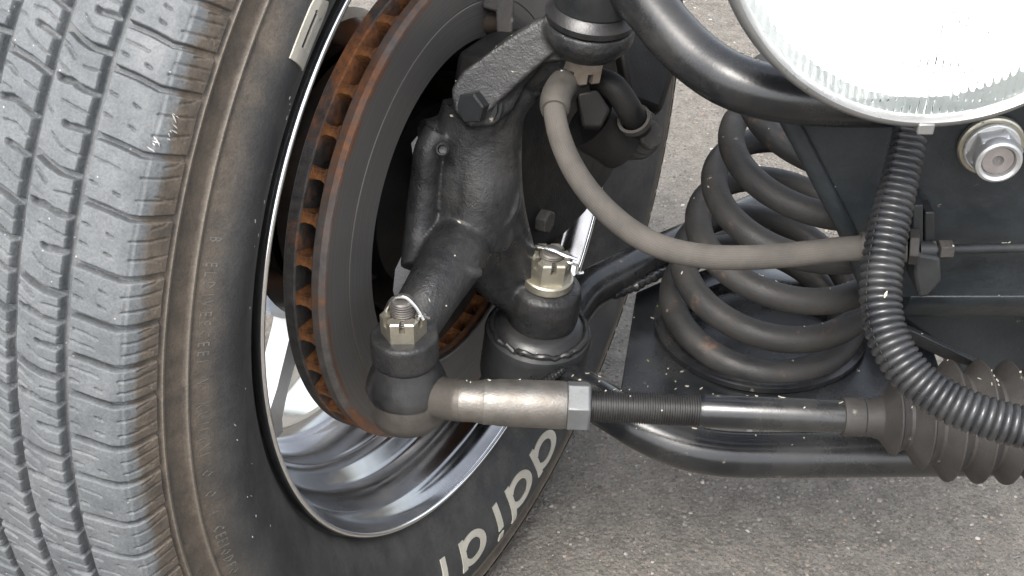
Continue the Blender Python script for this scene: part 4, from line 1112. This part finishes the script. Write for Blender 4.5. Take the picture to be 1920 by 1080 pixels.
# ------------------------------------------------------------------ corrugated loom
loom = thing('cable_loom', 'black corrugated cable loom hanging from the headlight across the chassis', 'cable conduit', W(1660, 480, .59))
def cable_loom():
    pts = [(1722, 160, .606), (1712, 215, .604), (1700, 280, .602), (1684, 350, .599), (1666, 430, .595), (1653, 510, .591), (1653, 585, .587), (1672, 648, .583), (1712, 706, .579), (1768, 748, .575), (1830, 776, .571), (1900, 797, .568), (1990, 815, .565)]
    sp = [Vector(p) for p in spline([W(*p) for p in pts], 40)]
    L = np.r_[0, np.cumsum([(b - a).length for a, b in zip(sp[:-1], sp[1:])])]
    pitch = .00345; tot = L[-1]; P = []; R = []
    S = np.array([tuple(p) for p in sp])
    for i in range(int(tot / pitch)):
        for f, k in ((0, 0), (.14, .6), (.28, 1), (.50, 1.06), (.68, 1), (.82, .55)):
            s = (i + f) * pitch; P.append(Vector([np.interp(s, L, S[:, q]) for q in range(3)]))
            R.append((.0072 + .0021 * min(1, s / (tot * .35))) * (.86 + .14 * k))
    add('corrugated_tube', MB().tube(P, R, 28), M['loom'], loom, sharp=70)
    side = [Vector(p) + (Vector((-.80, -.45, .35)).normalized()) * (r + .0001) for p, r in zip(P, R)]
    add('split_seam', MB().tube(side[::2], .0005, 6), M['caliper'], loom)
cable_loom()

# ------------------------------------------------------------------ dry plant bits and grit lying on the parts
def debris():
    dg = bpy.context.evaluated_depsgraph_get(); dg.update()
    V = {'debris': [], 'leaf': []}; F = {'debris': [], 'leaf': []}
    boxes = [((1120, 700, .76), (1990, 900, .73), 130), ((940, 30, .66), (1190, 130, .66), 26), ((800, 240, .69), (960, 560, .7), 10), ((930, 520, .77), (1120, 760, .8), 18), ((1170, 560, .84), (1700, 760, .79), 70), ((690, 570, .67), (1080, 820, .68), 14), ((1600, 480, .63), (1990, 720, .63), 26), ((1250, 400, .72), (1620, 700, .74), 25), ((1680, 660, .68), (1990, 760, .68), 8)]
    for a, b, n in boxes:
        A, B = W(*a), W(*b)
        for _ in range(n):
            x = A.x + (B.x - A.x) * rng.random(); y0, y1 = min(A.y, B.y) - .03, max(A.y, B.y) + .03; y = y0 + (y1 - y0) * rng.random()
            ok, loc, nr, idx, ob, _m = SC.ray_cast(dg, Vector((x, y, CAM_H - .05 - (.709 - A.z) * .55)), Vector((0, 0, -1)))
            if not ok or loc.z < .1 or nr.z < .25: continue
            r0 = ob
            while r0.parent: r0 = r0.parent
            if r0.name in ('wheel', 'headlight', 'brake_hose', 'ground'): continue
            key = 'leaf' if rng.random() < .07 else 'debris'
            ln = .0004 + .0016 * rng.random() ** 3; wd = .0002 + .0005 * rng.random() ** 1.5; th = .00022
            u = Vector((rng.random() - .5, rng.random() - .5, 0)); u = (u - nr * u.dot(nr)).normalized(); v = nr.cross(u)
            c = loc + nr * th * .9; k = len(V[key]); bend = nr * (ln * .5 * rng.random())
            for q, (s, w) in enumerate(((-1, .3), (0, 1), (1, .25))):
                for sg in (-1, 1):
                    for t in (-1, 1): V[key].append(tuple(c + u * ln * s + v * wd * w * sg + nr * th * t + (bend if q == 2 else Vector())))
            for q in range(2):
                o = k + 4 * q
                for aa, bb in ((0, 1), (1, 3), (3, 2), (2, 0)): F[key].append((o + aa, o + bb, o + bb + 4, o + aa + 4))
            F[key] += [(k, k + 2, k + 3, k + 1), (k + 8, k + 9, k + 11, k + 10)]
    for key, nm, lb in (('debris', 'straw_bits', 'dry straw coloured plant bits scattered over the suspension'), ('leaf', 'leaf_bits', 'tiny green leaf bits scattered over the suspension')):
        me = bpy.data.meshes.new(nm); me.from_pydata(V[key], [], F[key]); me.materials.append(M[key])
        o = bpy.data.objects.new(nm, me); COL.objects.link(o); o['kind'] = 'stuff'; o['label'] = lb; o['category'] = 'debris'
debris()
